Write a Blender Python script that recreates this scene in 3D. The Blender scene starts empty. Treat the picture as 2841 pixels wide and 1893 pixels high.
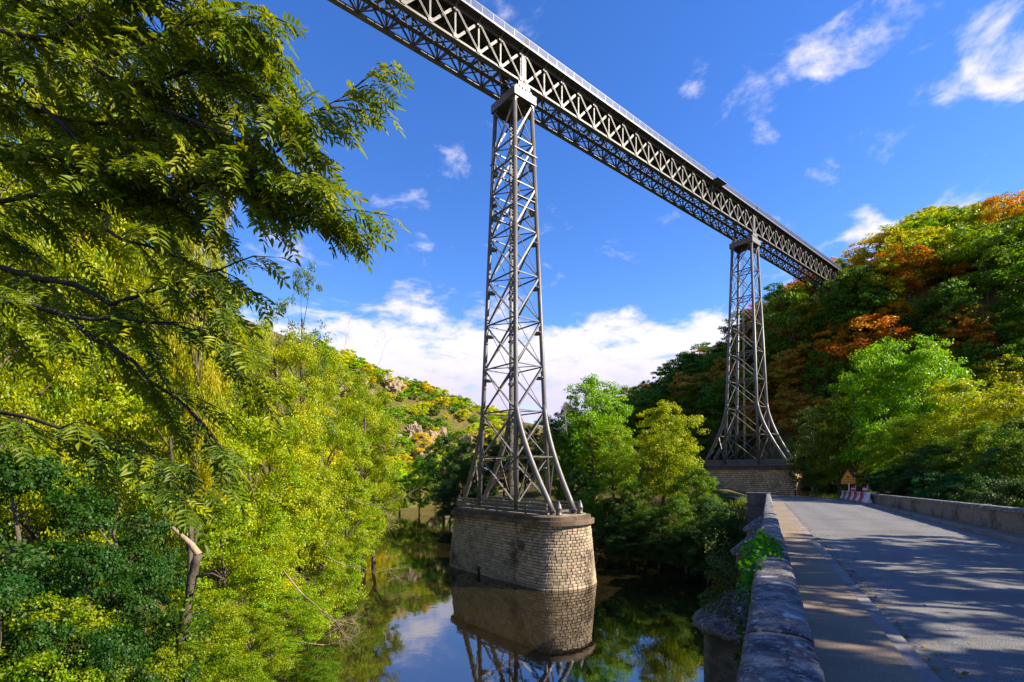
import bpy, math, random
import numpy as np
from mathutils import Vector, Matrix, noise

# ------------------------------------------------------------------ camera, sky, sun, exposure
scn = bpy.context.scene
CAM = Vector((-32.455, -39.092, 10.166))
YAW, PITCH, FPX, PPY, W0 = math.radians(39.547), math.radians(1.369), 1393.74, 1273.05, 2841.0
cam_data = bpy.data.cameras.new('camera')
cam_data.sensor_width = 36.0
cam_data.lens = FPX * 36.0 / W0
cam_data.shift_y = (PPY - 946.5) / W0
cam_data.clip_start, cam_data.clip_end = 0.05, 9000.0
cam = bpy.data.objects.new('camera', cam_data)
scn.collection.objects.link(cam)
cam.location = CAM
cam.rotation_euler = (math.pi / 2 + PITCH, 0, -YAW)
scn.camera = cam

SUN_AZ, SUN_EL = math.radians(140.0), math.radians(35.0)      # azimuth clockwise from +Y
SUN_DIR = Vector((math.sin(SUN_AZ) * math.cos(SUN_EL), math.cos(SUN_AZ) * math.cos(SUN_EL), math.sin(SUN_EL)))

world = bpy.data.worlds.new('World')
scn.world = world
world.use_nodes = True


def ray_dir(px, py):
    """world direction through a photograph pixel (2841 x 1893)"""
    fw = Vector((math.cos(PITCH) * math.sin(YAW), math.cos(PITCH) * math.cos(YAW), math.sin(PITCH)))
    rt = Vector((math.cos(YAW), -math.sin(YAW), 0))
    up = rt.cross(fw)
    return fw + rt * ((px - 1420.5) / FPX) + up * ((PPY - py) / FPX)


def build_world():
    nt = world.node_tree
    nt.nodes.clear()
    N, Lk = nt.nodes.new, nt.links.new
    out = N('ShaderNodeOutputWorld')
    bg = N('ShaderNodeBackground')
    bg.inputs['Strength'].default_value = 0.08
    Lk(bg.outputs[0], out.inputs[0])
    sky = N('ShaderNodeTexSky')
    sky.sky_type = 'NISHITA'
    sky.sun_disc = False
    sky.sun_elevation = SUN_EL
    sky.sun_rotation = SUN_AZ
    sky.altitude = 300
    sky.air_density = 1.0
    sky.dust_density = 0.15
    sky.ozone_density = 3.0
    hs = N('ShaderNodeHueSaturation')
    hs.inputs['Saturation'].default_value = 1.28
    hs.inputs['Hue'].default_value = 0.515
    hs.inputs['Value'].default_value = 1.5
    Lk(sky.outputs[0], hs.inputs['Color'])
    co = N('ShaderNodeTexCoord')
    sep = N('ShaderNodeSeparateXYZ')
    Lk(co.outputs['Generated'], sep.inputs[0])

    def math_node(op, a, b=None, clamp=False):
        m = N('ShaderNodeMath')
        m.operation = op
        m.use_clamp = clamp
        for i, v in enumerate((a, b)):
            if v is None:
                continue
            if isinstance(v, (int, float)):
                m.inputs[i].default_value = v
            else:
                Lk(v, m.inputs[i])
        return m.outputs[0]

    def maprange(v, a, b, c, d):
        m = N('ShaderNodeMapRange')
        m.interpolation_type = 'SMOOTHSTEP'
        Lk(v, m.inputs['Value'])
        for k, x in zip(('From Min', 'From Max', 'To Min', 'To Max'), (a, b, c, d)):
            m.inputs[k].default_value = x
        return m.outputs['Result']
    # cloud sheet coordinates: direction flattened on a high plane, so clouds shrink towards the horizon
    zc = math_node('ADD', math_node('MAXIMUM', sep.outputs['Z'], 0.0), 0.22)
    cx = math_node('DIVIDE', sep.outputs['X'], zc)
    cy = math_node('DIVIDE', sep.outputs['Y'], zc)
    cmb = N('ShaderNodeCombineXYZ')
    Lk(cx, cmb.inputs[0]); Lk(cy, cmb.inputs[1]); Lk(sep.outputs['Z'], cmb.inputs[2])
    n1 = N('ShaderNodeTexNoise')
    n1.inputs['Scale'].default_value = 5.5
    n1.inputs['Detail'].default_value = 9
    n1.inputs['Roughness'].default_value = 0.62
    n1.inputs['Distortion'].default_value = 0.25
    Lk(cmb.outputs[0], n1.inputs['Vector'])
    n2 = N('ShaderNodeTexNoise')
    n2.inputs['Scale'].default_value = 1.1
    n2.inputs['Detail'].default_value = 4
    Lk(cmb.outputs[0], n2.inputs['Vector'])
    # places where cloud gathers (direction, angular radius, weight)
    total = None
    for px, py, rad, wgt in ((2200, 185, 1.8, .3), (2260, 150, 2.2, .38), (2330, 130, 2.8, .46), (2400, 95, 3.2, .5), (2470, 60, 3.6, .5), (2550, 20, 3.8, .5), (2640, -30, 4, .5),
                             (2770, 60, 3.0, .45), (2800, 150, 2.8, .45), (2840, 210, 2.8, .4), (2840, 60, 4.0, .45), (2600, 210, 2.4, .22), (2480, 270, 2.0, .2),
                             (1940, 165, 1.8, .26), (1925, 220, 2.0, .32), (1875, 255, 2.2, .32), (1780, 195, 1.4, .22),
                             (2270, 535, 3.0, .36), (2170, 600, 2.6, .32), (2250, 645, 2.8, .42), (2370, 615, 2.0, .32), (2430, 660, 3.2, .38),
                             (1185, 660, 1.5, .22), (1260, 685, 2.0, .32), (760, 700, 3.4, .42), (1570, 790, 2.2, .24), (1150, 815, 4, .24)):
        d = ray_dir(px, py).normalized()
        vm = N('ShaderNodeVectorMath')
        vm.operation = 'DOT_PRODUCT'
        Lk(co.outputs['Generated'], vm.inputs[0])
        vm.inputs[1].default_value = d
        b = maprange(vm.outputs['Value'], math.cos(math.radians(rad)), 1.0, 0.0, wgt)
        total = b if total is None else math_node('ADD', total, b)
    total = math_node('MINIMUM', math_node('MULTIPLY', total, 0.85), 0.40)
    # cloud bank low over the whole horizon, ragged upper edge
    el = math_node('ADD', sep.outputs['Z'], math_node('MULTIPLY', math_node('SUBTRACT', n2.outputs['Fac'], 0.5), -0.28))
    bank = maprange(el, 0.215, 0.36, 1.0, 0.0)
    nn = math_node('ADD', math_node('MULTIPLY', n1.outputs['Fac'], 2.7), -0.92)
    s = math_node('ADD', math_node('ADD', nn, total), bank)
    s = math_node('ADD', s, math_node('MULTIPLY', n2.outputs['Fac'], 0.25))
    mask = maprange(s, 0.80, 1.5, 0.0, 0.97)
    # cloud tint: white heads, lavender underside near the horizon
    warm = maprange(math_node('ADD', sep.outputs['Z'], math_node('MULTIPLY', n1.outputs['Fac'], 0.12)), 0.19, 0.31, 0.0, 1.0)
    cm = N('ShaderNodeMixRGB')
    cm.inputs[1].default_value = (4.6, 4.25, 5.7, 1)
    cm.inputs[2].default_value = (6.0, 5.7, 6.5, 1)
    Lk(warm, cm.inputs[0])
    mix = N('ShaderNodeMixRGB')
    Lk(mask, mix.inputs[0])
    Lk(hs.outputs[0], mix.inputs[1])
    Lk(cm.outputs[0], mix.inputs[2])
    Lk(mix.outputs[0], bg.inputs['Color'])


build_world()

sun_data = bpy.data.lights.new('sun', 'SUN')
sun_data.energy = 5.0
sun_data.angle = math.radians(0.53)
sun_data.color = (1.0, 0.89, 0.70)
sun = bpy.data.objects.new('sun', sun_data)
scn.collection.objects.link(sun)
sun.rotation_euler = SUN_DIR.to_track_quat('Z', 'Y').to_euler()
sun.location = (60, -80, 120)

scn.view_settings.view_transform = 'Standard'
scn.view_settings.look = 'None'
scn.view_settings.exposure = 1.2
scn.view_settings.gamma = 1.0
scn.view_settings.use_curve_mapping = False
scn.cycles.max_bounces = 4
scn.cycles.diffuse_bounces = 2
scn.cycles.glossy_bounces = 2
scn.cycles.transmission_bounces = 2
scn.cycles.use_denoising = True

# ------------------------------------------------------------------ helpers
COL = scn.collection
rng = np.random.default_rng(7)
R = random.Random(11)


def tag(o, label=None, cat=None, group=None, kind=None):
    for k, v in (('label', label), ('category', cat), ('group', group), ('kind', kind)):
        if v:
            o[k] = v
    return o


def empty(name, loc, label=None, cat=None, group=None):
    o = bpy.data.objects.new(name, None)
    o.empty_display_size = 0.3
    o.location = loc
    COL.objects.link(o)
    return tag(o, label, cat, group)


def put(name, mesh, parent=None, mw=None):
    """link a mesh object; mw is its world matrix"""
    o = bpy.data.objects.new(name, mesh)
    COL.objects.link(o)
    m = mw if mw is not None else Matrix.Identity(4)
    if parent is not None:
        o.parent = parent
        m = WM(parent).inverted() @ m
    o.matrix_local = m
    return o


def WM(o):
    m = o.matrix_local.copy() if o.parent or o.type != 'EMPTY' else Matrix.LocRotScale(o.location, o.rotation_euler, o.scale)
    return WM(o.parent) @ m if o.parent else m


def fast_mesh(name, verts, faces_flat, sizes, mat, smooth=False, attr=None):
    """mesh from numpy arrays"""
    me = bpy.data.meshes.new(name)
    nv, nl, nf = len(verts), len(faces_flat), len(sizes)
    me.vertices.add(nv); me.loops.add(nl); me.polygons.add(nf)
    me.vertices.foreach_set('co', np.asarray(verts, np.float32).ravel())
    me.loops.foreach_set('vertex_index', np.asarray(faces_flat, np.int32))
    st = np.concatenate([[0], np.cumsum(sizes)[:-1]]).astype(np.int32)
    me.polygons.foreach_set('loop_start', st)
    me.polygons.foreach_set('loop_total', np.asarray(sizes, np.int32))
    if smooth:
        me.polygons.foreach_set('use_smooth', np.ones(nf, bool))
    for k, a in (attr or {}).items():
        at = me.attributes.new(k, 'FLOAT', 'FACE')
        at.data.foreach_set('value', np.asarray(a, np.float32))
    me.update(calc_edges=True)
    if mat:
        me.materials.append(mat)
    return me


class MB:
    def __init__(s):
        s.v, s.f, s.sm = [], [], []

    def add(s, vs, fs, smooth=False):
        b = len(s.v)
        s.v += [tuple(v) for v in vs]
        s.f += [tuple(b + i for i in f) for f in fs]
        s.sm += [smooth] * len(fs)
        return s

    def box(s, x0, x1, y0, y1, z0, z1):
        vs = [(x, y, z) for z in (z0, z1) for x, y in ((x0, y0), (x1, y0), (x1, y1), (x0, y1))]
        return s.add(vs, [(3, 2, 1, 0), (4, 5, 6, 7), (0, 1, 5, 4), (1, 2, 6, 5), (2, 3, 7, 6), (3, 0, 4, 7)])

    def bar(s, p0, p1, w, h, up=(0, 0, 1)):
        m = bar_matrix(p0, p1, w, h, up)
        vs = [m @ Vector((x, y, z)) for z in (-.5, .5) for x, y in ((-.5, -.5), (.5, -.5), (.5, .5), (-.5, .5))]
        return s.add(vs, [(3, 2, 1, 0), (4, 5, 6, 7), (0, 1, 5, 4), (1, 2, 6, 5), (2, 3, 7, 6), (3, 0, 4, 7)])

    def tube(s, pts, radii, n=8, caps=True):
        pts = [Vector(p) for p in pts]
        if isinstance(radii, (int, float)):
            radii = [radii] * len(pts)
        vs, fs = [], []
        ref = None
        for i, p in enumerate(pts):
            t = (pts[min(i + 1, len(pts) - 1)] - pts[max(i - 1, 0)]).normalized()
            if ref is None:
                ref = t.orthogonal().normalized()
            ref = (ref - t * ref.dot(t))
            ref = ref.normalized() if ref.length > 1e-6 else t.orthogonal().normalized()
            b = t.cross(ref)
            for k in range(n):
                a = 2 * math.pi * k / n
                vs.append(p + (ref * math.cos(a) + b * math.sin(a)) * radii[i])
        for i in range(len(pts) - 1):
            for k in range(n):
                fs.append((i * n + k, i * n + (k + 1) % n, (i + 1) * n + (k + 1) % n, (i + 1) * n + k))
        s.add(vs, fs, True)
        if caps:
            b = len(s.v) - len(vs)
            s.f.append(tuple(b + k for k in reversed(range(n)))); s.sm.append(False)
            s.f.append(tuple(b + (len(pts) - 1) * n + k for k in range(n))); s.sm.append(False)
        return s

    def lathe(s, prof, n, c=(0, 0, 0), a0=0.0, a1=2 * math.pi, smooth=True):
        full = abs(a1 - a0 - 2 * math.pi) < 1e-6
        m = n if full else n + 1
        vs = [(c[0] + r * math.cos(a0 + (a1 - a0) * k / n), c[1] + r * math.sin(a0 + (a1 - a0) * k / n), c[2] + z) for r, z in prof for k in range(m)]
        fs = []
        for i in range(len(prof) - 1):
            for k in range(n):
                k2 = (k + 1) % m
                fs.append((i * m + k, i * m + k2, (i + 1) * m + k2, (i + 1) * m + k))
        s.add(vs, fs, smooth)
        if full:
            b = len(s.v) - len(vs)
            s.f.append(tuple(b + k for k in reversed(range(m)))); s.sm.append(False)
            s.f.append(tuple(b + (len(prof) - 1) * m + k for k in range(m))); s.sm.append(False)
        return s

    def mesh(s, name, mat):
        me = bpy.data.meshes.new(name)
        me.from_pydata(s.v, [], s.f)
        me.polygons.foreach_set('use_smooth', s.sm)
        me.update()
        me.materials.append(mat)
        return me

    def build(s, name, mat, parent=None, mw=None):
        """vertices are in world space (or in the space of mw)"""
        return put(name, s.mesh(name, mat), parent, mw)


def bar_matrix(p0, p1, w, h, up=(0, 0, 1)):
    p0, p1 = Vector(p0), Vector(p1)
    d = p1 - p0
    L = d.length
    x = d / L
    u = Vector(up)
    y = u.cross(x)
    if y.length < 1e-4:
        y = Vector((1, 0, 0)).cross(x)
    y.normalize()
    z = x.cross(y)
    m = Matrix(((x.x * L, y.x * w, z.x * h, 0), (x.y * L, y.y * w, z.y * h, 0), (x.z * L, y.z * w, z.z * h, 0), (0, 0, 0, 1)))
    m.translation = (p0 + p1) / 2
    return m


UNIT = {}


def unit_mesh(kind, mat):
    key = (kind, mat.name)
    if key not in UNIT:
        b = MB()
        if kind == 'bar':
            b.box(-.5, .5, -.5, .5, -.5, .5)
        elif kind == 'double':            # two angles with a gap
            b.box(-.5, .5, -.5, .5, -.5, -.18); b.box(-.5, .5, -.5, .5, .18, .5); b.box(-.5, .5, .2, .45, -.18, .18)
        elif kind == 'rod':
            b.tube([(-.5, 0, 0), (.5, 0, 0)], .5, 8)
        elif kind == 'ring':
            b.lathe([(.30, -.07), (.42, -.05), (.42, .05), (.30, .07)], 20)
        UNIT[key] = b.mesh(kind, mat)
    return UNIT[key]


def bar(name, p0, p1, w, h, mat, parent, up=(0, 0, 1), kind='bar'):
    return put(name, unit_mesh(kind, mat), parent, bar_matrix(p0, p1, w, h, up))


# ------------------------------------------------------------------ materials
def material(name, base, rough=0.7, metal=0.0, spec=0.4):
    m = bpy.data.materials.new(name)
    m.use_nodes = True
    b = m.node_tree.nodes['Principled BSDF']
    b.inputs['Base Color'].default_value = (*base, 1)
    b.inputs['Roughness'].default_value = rough
    b.inputs['Metallic'].default_value = metal
    b.inputs['Specular IOR Level'].default_value = spec
    return m


class NG:
    """small node graph helper"""
    def __init__(s, m):
        s.nt = m.node_tree
        s.b = s.nt.nodes['Principled BSDF']

    def n(s, t, **kw):
        o = s.nt.nodes.new(t)
        for k, v in kw.items():
            setattr(o, k, v)
        return o

    def l(s, a, b):
        s.nt.links.new(a, b)

    def pos(s):
        return s.n('ShaderNodeNewGeometry').outputs['Position']

    def noise(s, scale, detail=4, rough=0.55, vec=None, dist=0.0, stretch=None):
        o = s.n('ShaderNodeTexNoise')
        o.inputs['Scale'].default_value = scale
        o.inputs['Detail'].default_value = detail
        o.inputs['Roughness'].default_value = rough
        o.inputs['Distortion'].default_value = dist
        v = vec or s.pos()
        if stretch:
            mp = s.n('ShaderNodeMapping')
            mp.inputs['Scale'].default_value = stretch
            s.l(v, mp.inputs['Vector'])
            v = mp.outputs[0]
        s.l(v, o.inputs['Vector'])
        return o.outputs['Fac']

    def ramp(s, fac, stops):
        o = s.n('ShaderNodeValToRGB')
        e = o.color_ramp.elements
        while len(e) < len(stops):
            e.new(0.5)
        for el, (p, c) in zip(e, stops):
            el.position = p
            el.color = (*c, 1) if len(c) == 3 else c
        s.l(fac, o.inputs[0])
        return o.outputs[0]

    def mix(s, fac, a, b, mode='MIX'):
        o = s.n('ShaderNodeMixRGB', blend_type=mode)
        for i, v in enumerate((fac, a, b)):
            if isinstance(v, (int, float)):
                o.inputs[i].default_value = v
            elif isinstance(v, tuple):
                o.inputs[i].default_value = (*v, 1)
            else:
                s.l(v, o.inputs[i])
        return o.outputs[0]

    def m(s, op, a, b=0.0, clamp=False):
        o = s.n('ShaderNodeMath', operation=op, use_clamp=clamp)
        for i, v in enumerate((a, b)):
            if isinstance(v, (int, float)):
                o.inputs[i].default_value = v
            else:
                s.l(v, o.inputs[i])
        return o.outputs[0]

    def bump(s, h, strength=0.4, dist=0.05):
        o = s.n('ShaderNodeBump')
        o.inputs['Strength'].default_value = strength
        o.inputs['Distance'].default_value = dist
        s.l(h, o.inputs['Height'])
        s.l(o.outputs[0], s.b.inputs['Normal'])

    def color(s, c):
        s.l(c, s.b.inputs['Base Color'])

    def rough(s, c):
        s.l(c, s.b.inputs['Roughness'])


M = {}


def make_materials():
    # painted wrought iron, weathered, a little rust
    m = M['iron'] = material('painted_iron', (.3, .27, .24), .42, 0.0, .5)
    g = NG(m)
    big, fine = g.noise(.7, 5, .6), g.noise(14, 4, .6)
    c = g.ramp(big, [(.3, (.09, .084, .079)), (.55, (.14, .131, .124)), (.75, (.185, .174, .165))])
    rust = g.ramp(g.noise(1.3, 6, .7), [(.60, (0, 0, 0)), (.74, (1, 1, 1))])
    c = g.mix(g.m('MULTIPLY', rust, .45), c, (.20, .095, .04))
    c = g.mix(.25, c, g.ramp(fine, [(.3, (.1, .09, .08)), (.7, (.5, .46, .42))]), 'OVERLAY')
    g.color(c)
    g.rough(g.ramp(fine, [(.3, (.34,) * 3), (.7, (.58,) * 3)]))
    g.bump(fine, .12, .01)
    m = M['girder_iron_shaded'] = material('girder_iron_shaded', (.08, .074, .07), .5, 0.0, .45)  # same paint as the towers, darkened to stand in for less sunlight
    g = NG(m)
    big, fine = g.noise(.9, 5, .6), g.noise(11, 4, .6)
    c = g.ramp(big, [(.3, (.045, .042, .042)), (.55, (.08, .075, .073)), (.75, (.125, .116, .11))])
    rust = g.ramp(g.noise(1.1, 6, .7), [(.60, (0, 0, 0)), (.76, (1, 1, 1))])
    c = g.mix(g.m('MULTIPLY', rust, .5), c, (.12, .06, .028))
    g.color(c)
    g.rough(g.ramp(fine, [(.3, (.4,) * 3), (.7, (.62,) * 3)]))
    m = M['deck_plate'] = material('deck_plate', (.055, .052, .05), .7)
    g = NG(m)
    g.color(g.ramp(g.noise(2.5, 5), [(.3, (.03, .028, .027)), (.7, (.08, .074, .068))]))
    m = M['rail_paint'] = material('rail_paint', (.46, .44, .47), .45)
    g = NG(m)
    g.color(g.ramp(g.noise(3, 4), [(.3, (.085, .085, .115)), (.7, (.13, .13, .165))]))

    def masonry(name, lo, hi, stain, stain_amt, sc=.55):
        m = M[name] = material(name, hi, .9, 0, .2)
        g = NG(m)
        info = g.n('ShaderNodeObjectInfo')
        grain = g.noise(9, 6, .65)
        c = g.ramp(grain, [(.28, lo), (.72, hi)])
        v = g.m('ADD', g.m('MULTIPLY', info.outputs['Random'], .5), .74)
        at = g.n('ShaderNodeAttribute', attribute_name='tint')
        v = g.m('MULTIPLY', v, g.m('ADD', g.m('MULTIPLY', at.outputs['Fac'], .45), .78))
        cc = g.n('ShaderNodeCombineXYZ')
        for i in range(3):
            g.l(v, cc.inputs[i])
        c = g.mix(1.0, c, cc.outputs[0], 'MULTIPLY')
        st = g.m('ADD', g.noise(sc * .75, 9, .72), g.m('MULTIPLY', g.noise(3.5, 6, .75), .22))
        st = g.ramp(st, [(.61, (0, 0, 0)), (.75, (1, 1, 1))])
        c = g.mix(g.m('MULTIPLY', st, stain_amt), c, stain)
        ru = g.ramp(g.noise(.8, 5, .6, stretch=(1, 1, .25)), [(.55, (0, 0, 0)), (.75, (1, 1, 1))])
        c = g.mix(g.m('MULTIPLY', ru, .35), c, (.27, .15, .07))
        g.color(c)
        g.bump(g.m('ADD', grain, g.noise(38, 3)), .5, .03)
        return m
    masonry('pier_brick', (.38, .29, .195), (.60, .485, .345), (.05, .036, .028), .85)
    masonry('pier_cap', (.10, .075, .055), (.26, .18, .12), (.03, .025, .022), .7)
    masonry('brown_brick', (.58, .37, .20), (.80, .58, .36), (.10, .06, .04), .4, .8)
    masonry('bridge_stone', (.16, .14, .115), (.34, .30, .25), (.035, .04, .025), .8, .7)
    masonry('mortar', (.045, .038, .03), (.09, .077, .06), (.03, .025, .02), .6)  # joint mortar, darkened to stand in for shadow in the joints
    masonry('rock', (.24, .17, .11), (.46, .34, .23), (.10, .10, .05), .7, .35)

    # lichen-covered granite coping
    m = M['coping'] = material('lichen_granite', (.2, .19, .2), .88, 0, .25)
    g = NG(m)
    base = g.ramp(g.noise(7, 8, .7), [(.38, (.035, .033, .038)), (.5, (.12, .112, .12)), (.62, (.26, .25, .25))])
    vo = g.n('ShaderNodeTexVoronoi', feature='F1')
    vo.inputs['Scale'].default_value = 4.2
    vo.inputs['Randomness'].default_value = 1.0
    dv = g.n('ShaderNodeVectorMath', operation='ADD')
    g.l(g.pos(), dv.inputs[0])
    nv = g.n('ShaderNodeTexNoise')
    nv.inputs['Scale'].default_value = 9
    g.l(g.pos(), nv.inputs['Vector'])
    sc_ = g.n('ShaderNodeVectorMath', operation='SCALE')
    sc_.inputs['Scale'].default_value = .09
    g.l(nv.outputs['Color'], sc_.inputs[0])
    g.l(sc_.outputs[0], dv.inputs[1])
    g.l(dv.outputs[0], vo.inputs['Vector'])
    pick = g.n('ShaderNodeSeparateColor')
    g.l(vo.outputs['Color'], pick.inputs[0])
    blot = g.m('MULTIPLY', g.ramp(vo.outputs['Distance'], [(.26, (1, 1, 1)), (.34, (0, 0, 0))]), g.ramp(pick.outputs[0], [(.66, (0, 0, 0)), (.68, (1, 1, 1))]))
    c = g.mix(g.m('MULTIPLY', blot, .9), base, (.52, .51, .5))
    sp = g.ramp(g.noise(26, 5, .75), [(.52, (0, 0, 0)), (.58, (1, 1, 1))])
    c = g.mix(g.m('MULTIPLY', sp, .5), c, (.48, .47, .46))
    dk = g.ramp(g.noise(2.6, 6, .7), [(.52, (0, 0, 0)), (.66, (1, 1, 1))])
    c = g.mix(g.m('MULTIPLY', dk, .6), c, (.035, .033, .036))
    g.color(c)
    g.bump(g.m('ADD', g.noise(7, 8, .7), g.m('MULTIPLY', sp, .25)), .8, .03)

    # asphalt with visible aggregate
    m = M['asphalt'] = material('asphalt', (.06, .06, .065), .72, 0, .45)
    g = NG(m)
    ag = g.n('ShaderNodeTexVoronoi', feature='F1')
    ag.inputs['Scale'].default_value = 120
    g.l(g.pos(), ag.inputs['Vector'])
    sp = g.n('ShaderNodeSeparateColor')
    g.l(ag.outputs['Color'], sp.inputs[0])
    c = g.ramp(sp.outputs[0], [(.1, (.095, .094, .097)), (.55, (.155, .152, .152)), (.9, (.22, .213, .21)), (.97, (.34, .33, .32))])
    c = g.mix(.35, c, g.ramp(g.noise(.9, 6, .65), [(.35, (.12, .115, .112)), (.65, (.26, .245, .23))]))
    lat = g.n('ShaderNodeVectorMath', operation='DOT_PRODUCT')
    g.l(g.pos(), lat.inputs[0])
    lat.inputs[1].default_value = (.3987, -.9171, 0)
    wl = g.n('ShaderNodeMath', operation='PINGPONG')
    g.l(g.m('ADD', lat.outputs['Value'], g.m('MULTIPLY', g.noise(.25, 2), .5)), wl.inputs[0])
    wl.inputs[1].default_value = .85
    c = g.mix(g.m('MULTIPLY', g.ramp(wl.outputs[0], [(.1, (1, 1, 1)), (.6, (0, 0, 0))]), .22), c, (.07, .068, .068))
    cr = g.n('ShaderNodeTexVoronoi', feature='DISTANCE_TO_EDGE')
    cr.inputs['Scale'].default_value = .42
    wv = g.n('ShaderNodeVectorMath', operation='ADD')
    nz = g.n('ShaderNodeTexNoise')
    nz.inputs['Scale'].default_value = 1.6
    nz.inputs['Detail'].default_value = 6
    g.l(g.pos(), nz.inputs['Vector'])
    g.l(g.pos(), wv.inputs[0])
    g.l(nz.outputs['Color'], wv.inputs[1])
    g.l(wv.outputs[0], cr.inputs['Vector'])
    ck = g.m('MULTIPLY', g.ramp(cr.outputs['Distance'], [(.004, (1, 1, 1)), (.012, (0, 0, 0))]), g.ramp(g.noise(.3, 3), [(.5, (0, 0, 0)), (.6, (1, 1, 1))]))
    c = g.mix(g.m('MULTIPLY', ck, .7), c, (.03, .03, .03))
    pt = g.ramp(g.noise(.33, 2, .4, dist=.3), [(.60, (0, 0, 0)), (.615, (1, 1, 1))])
    c = g.mix(g.m('MULTIPLY', pt, .35), c, (.09, .087, .085))
    g.color(c)
    g.bump(ag.outputs['Distance'], .7, .012)
    m = M['pavement'] = material('pavement', (.3, .25, .19), .85, 0, .3)
    g = NG(m)
    c = g.ramp(g.noise(48, 5, .75), [(.3, (.12, .093, .066)), (.5, (.25, .19, .132)), (.7, (.36, .28, .2))])
    c = g.mix(.45, c, g.ramp(g.noise(1.1, 6, .6), [(.3, (.10, .083, .066)), (.7, (.28, .21, .145))]))
    g.color(c)
    g.bump(g.noise(90, 3), .4, .006)
    m = M['kerb'] = material('kerb_granite', (.22, .2, .2), .85, 0, .3)
    g = NG(m)
    info = g.n('ShaderNodeObjectInfo')
    c = g.ramp(g.noise(30, 6, .75), [(.3, (.09, .085, .085)), (.7, (.31, .285, .275))])
    c = g.mix(.35, c, g.ramp(info.outputs['Random'], [(0, (.1, .09, .09)), (1, (.33, .29, .27))]))
    g.color(c)
    g.bump(g.noise(25, 5), .5, .012)

    # earth under the trees, litter and low green
    m = M['earth'] = material('earth', (.06, .045, .025), 1.0, 0, .1)
    g = NG(m)
    c = g.ramp(g.noise(.8, 8, .7), [(.3, (.05, .045, .015)), (.5, (.10, .105, .025)), (.7, (.16, .14, .05))])
    c = g.mix(g.ramp(g.noise(6, 6, .7), [(.4, (0, 0, 0)), (.7, (1, 1, 1))]), c, (.12, .07, .03))
    g.color(c)
    g.bump(g.noise(3, 7, .7), .9, .25)
    # river: dark brown-green body with a mirror surface and faint ripples
    m = M['water'] = material('river_water', (.05, .034, .008), .025, 0, .5)
    g = NG(m)
    g.b.inputs['IOR'].default_value = 3.8
    g.color(g.ramp(g.noise(.12, 5, .6), [(.35, (.008, .0065, .003)), (.6, (.02, .014, .005)), (.8, (.04, .026, .007))]))
    h = g.m('ADD', g.m('MULTIPLY', g.noise(.9, 3, .5), 1.0), g.m('MULTIPLY', g.noise(5.0, 3, .5), .12))
    g.bump(h, .013, .35)

    # bark
    for nm, lo, hi in (('bark', (.045, .036, .028), (.17, .135, .10)), ('bark_dark', (.022, .018, .015), (.075, .06, .047)), ('twig', (.22, .15, .09), (.44, .33, .22))):
        m = M[nm] = material(nm, hi, .9, 0, .2)
        g = NG(m)
        f = g.noise(7, 6, .7, stretch=(1.5, 1.5, .4))
        g.color(g.ramp(f, [(.3, lo), (.7, hi)]))
        g.bump(f, .7, .03)

    # leaves: colour comes from each plant's own object colour, varied leaf by leaf
    def leafmat(name, trans):
        m = M[name] = material(name, (.1, .15, .02), .5, 0, .28)
        g = NG(m)
        info = g.n('ShaderNodeObjectInfo')
        t = g.n('ShaderNodeAttribute', attribute_name='tint')
        cl = g.n('ShaderNodeAttribute', attribute_name='clump')
        hs = g.n('ShaderNodeHueSaturation')
        hue = g.m('ADD', g.m('MULTIPLY', t.outputs['Fac'], .03), g.m('SUBTRACT', g.m('MULTIPLY', cl.outputs['Fac'], .065), .05))
        g.l(g.m('SUBTRACT', .5, hue), hs.inputs['Hue'])
        g.l(g.m('ADD', g.m('MULTIPLY', t.outputs['Fac'], .75), g.m('ADD', g.m('MULTIPLY', cl.outputs['Fac'], .4), .6)), hs.inputs['Value'])
        hs.inputs['Saturation'].default_value = 1.1
        g.l(info.outputs['Color'], hs.inputs['Color'])
        g.color(hs.outputs[0])
        tr = g.n('ShaderNodeBsdfTranslucent')
        hs2 = g.n('ShaderNodeHueSaturation')
        hs2.inputs['Hue'].default_value = .495
        hs2.inputs['Value'].default_value = 1.7
        g.l(hs.outputs[0], hs2.inputs['Color'])
        g.l(hs2.outputs[0], tr.inputs['Color'])
        mx = g.n('ShaderNodeMixShader')
        mx.inputs[0].default_value = trans
        out = [n for n in g.nt.nodes if n.type == 'OUTPUT_MATERIAL'][0]
        g.l(g.b.outputs[0], mx.inputs[1])
        g.l(tr.outputs[0], mx.inputs[2])
        g.l(mx.outputs[0], out.inputs[0])
    leafmat('leaf', .36)

    M['red'] = material('red_plastic', (.62, .012, .06), .4, 0, .5)
    M['white'] = material('white_plastic', (.78, .70, .70), .42, 0, .5)
    for k in ('red', 'white'):
        g = NG(M[k])
        base = tuple(g.b.inputs['Base Color'].default_value)[:3]
        d = g.ramp(g.noise(5, 6, .7, stretch=(1, 1, .4)), [(.45, (0, 0, 0)), (.75, (1, 1, 1))])
        g.color(g.mix(g.m('MULTIPLY', d, .3), base, tuple(x * .5 for x in base)))
    M['sign_orange'] = material('sign_orange', (1.0, .40, .012), .4, 0, .4)
    M['sign_red'] = material('sign_red', (.55, .015, .03), .4, 0, .4)
    M['sign_edge'] = material('sign_edge', (.8, .6, .55), .4, 0, .4)
    M['black'] = material('black_ink', (.012, .012, .012), .6)
    M['galvanised'] = material('galvanised_steel', (.45, .45, .45), .45, .6)
    M['hole'] = material('dark_slot', (.02, .02, .02), .9)
    M['wood_pole'] = material('pole_wood', (.12, .085, .055), .85)
    g = NG(M['wood_pole'])
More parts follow.
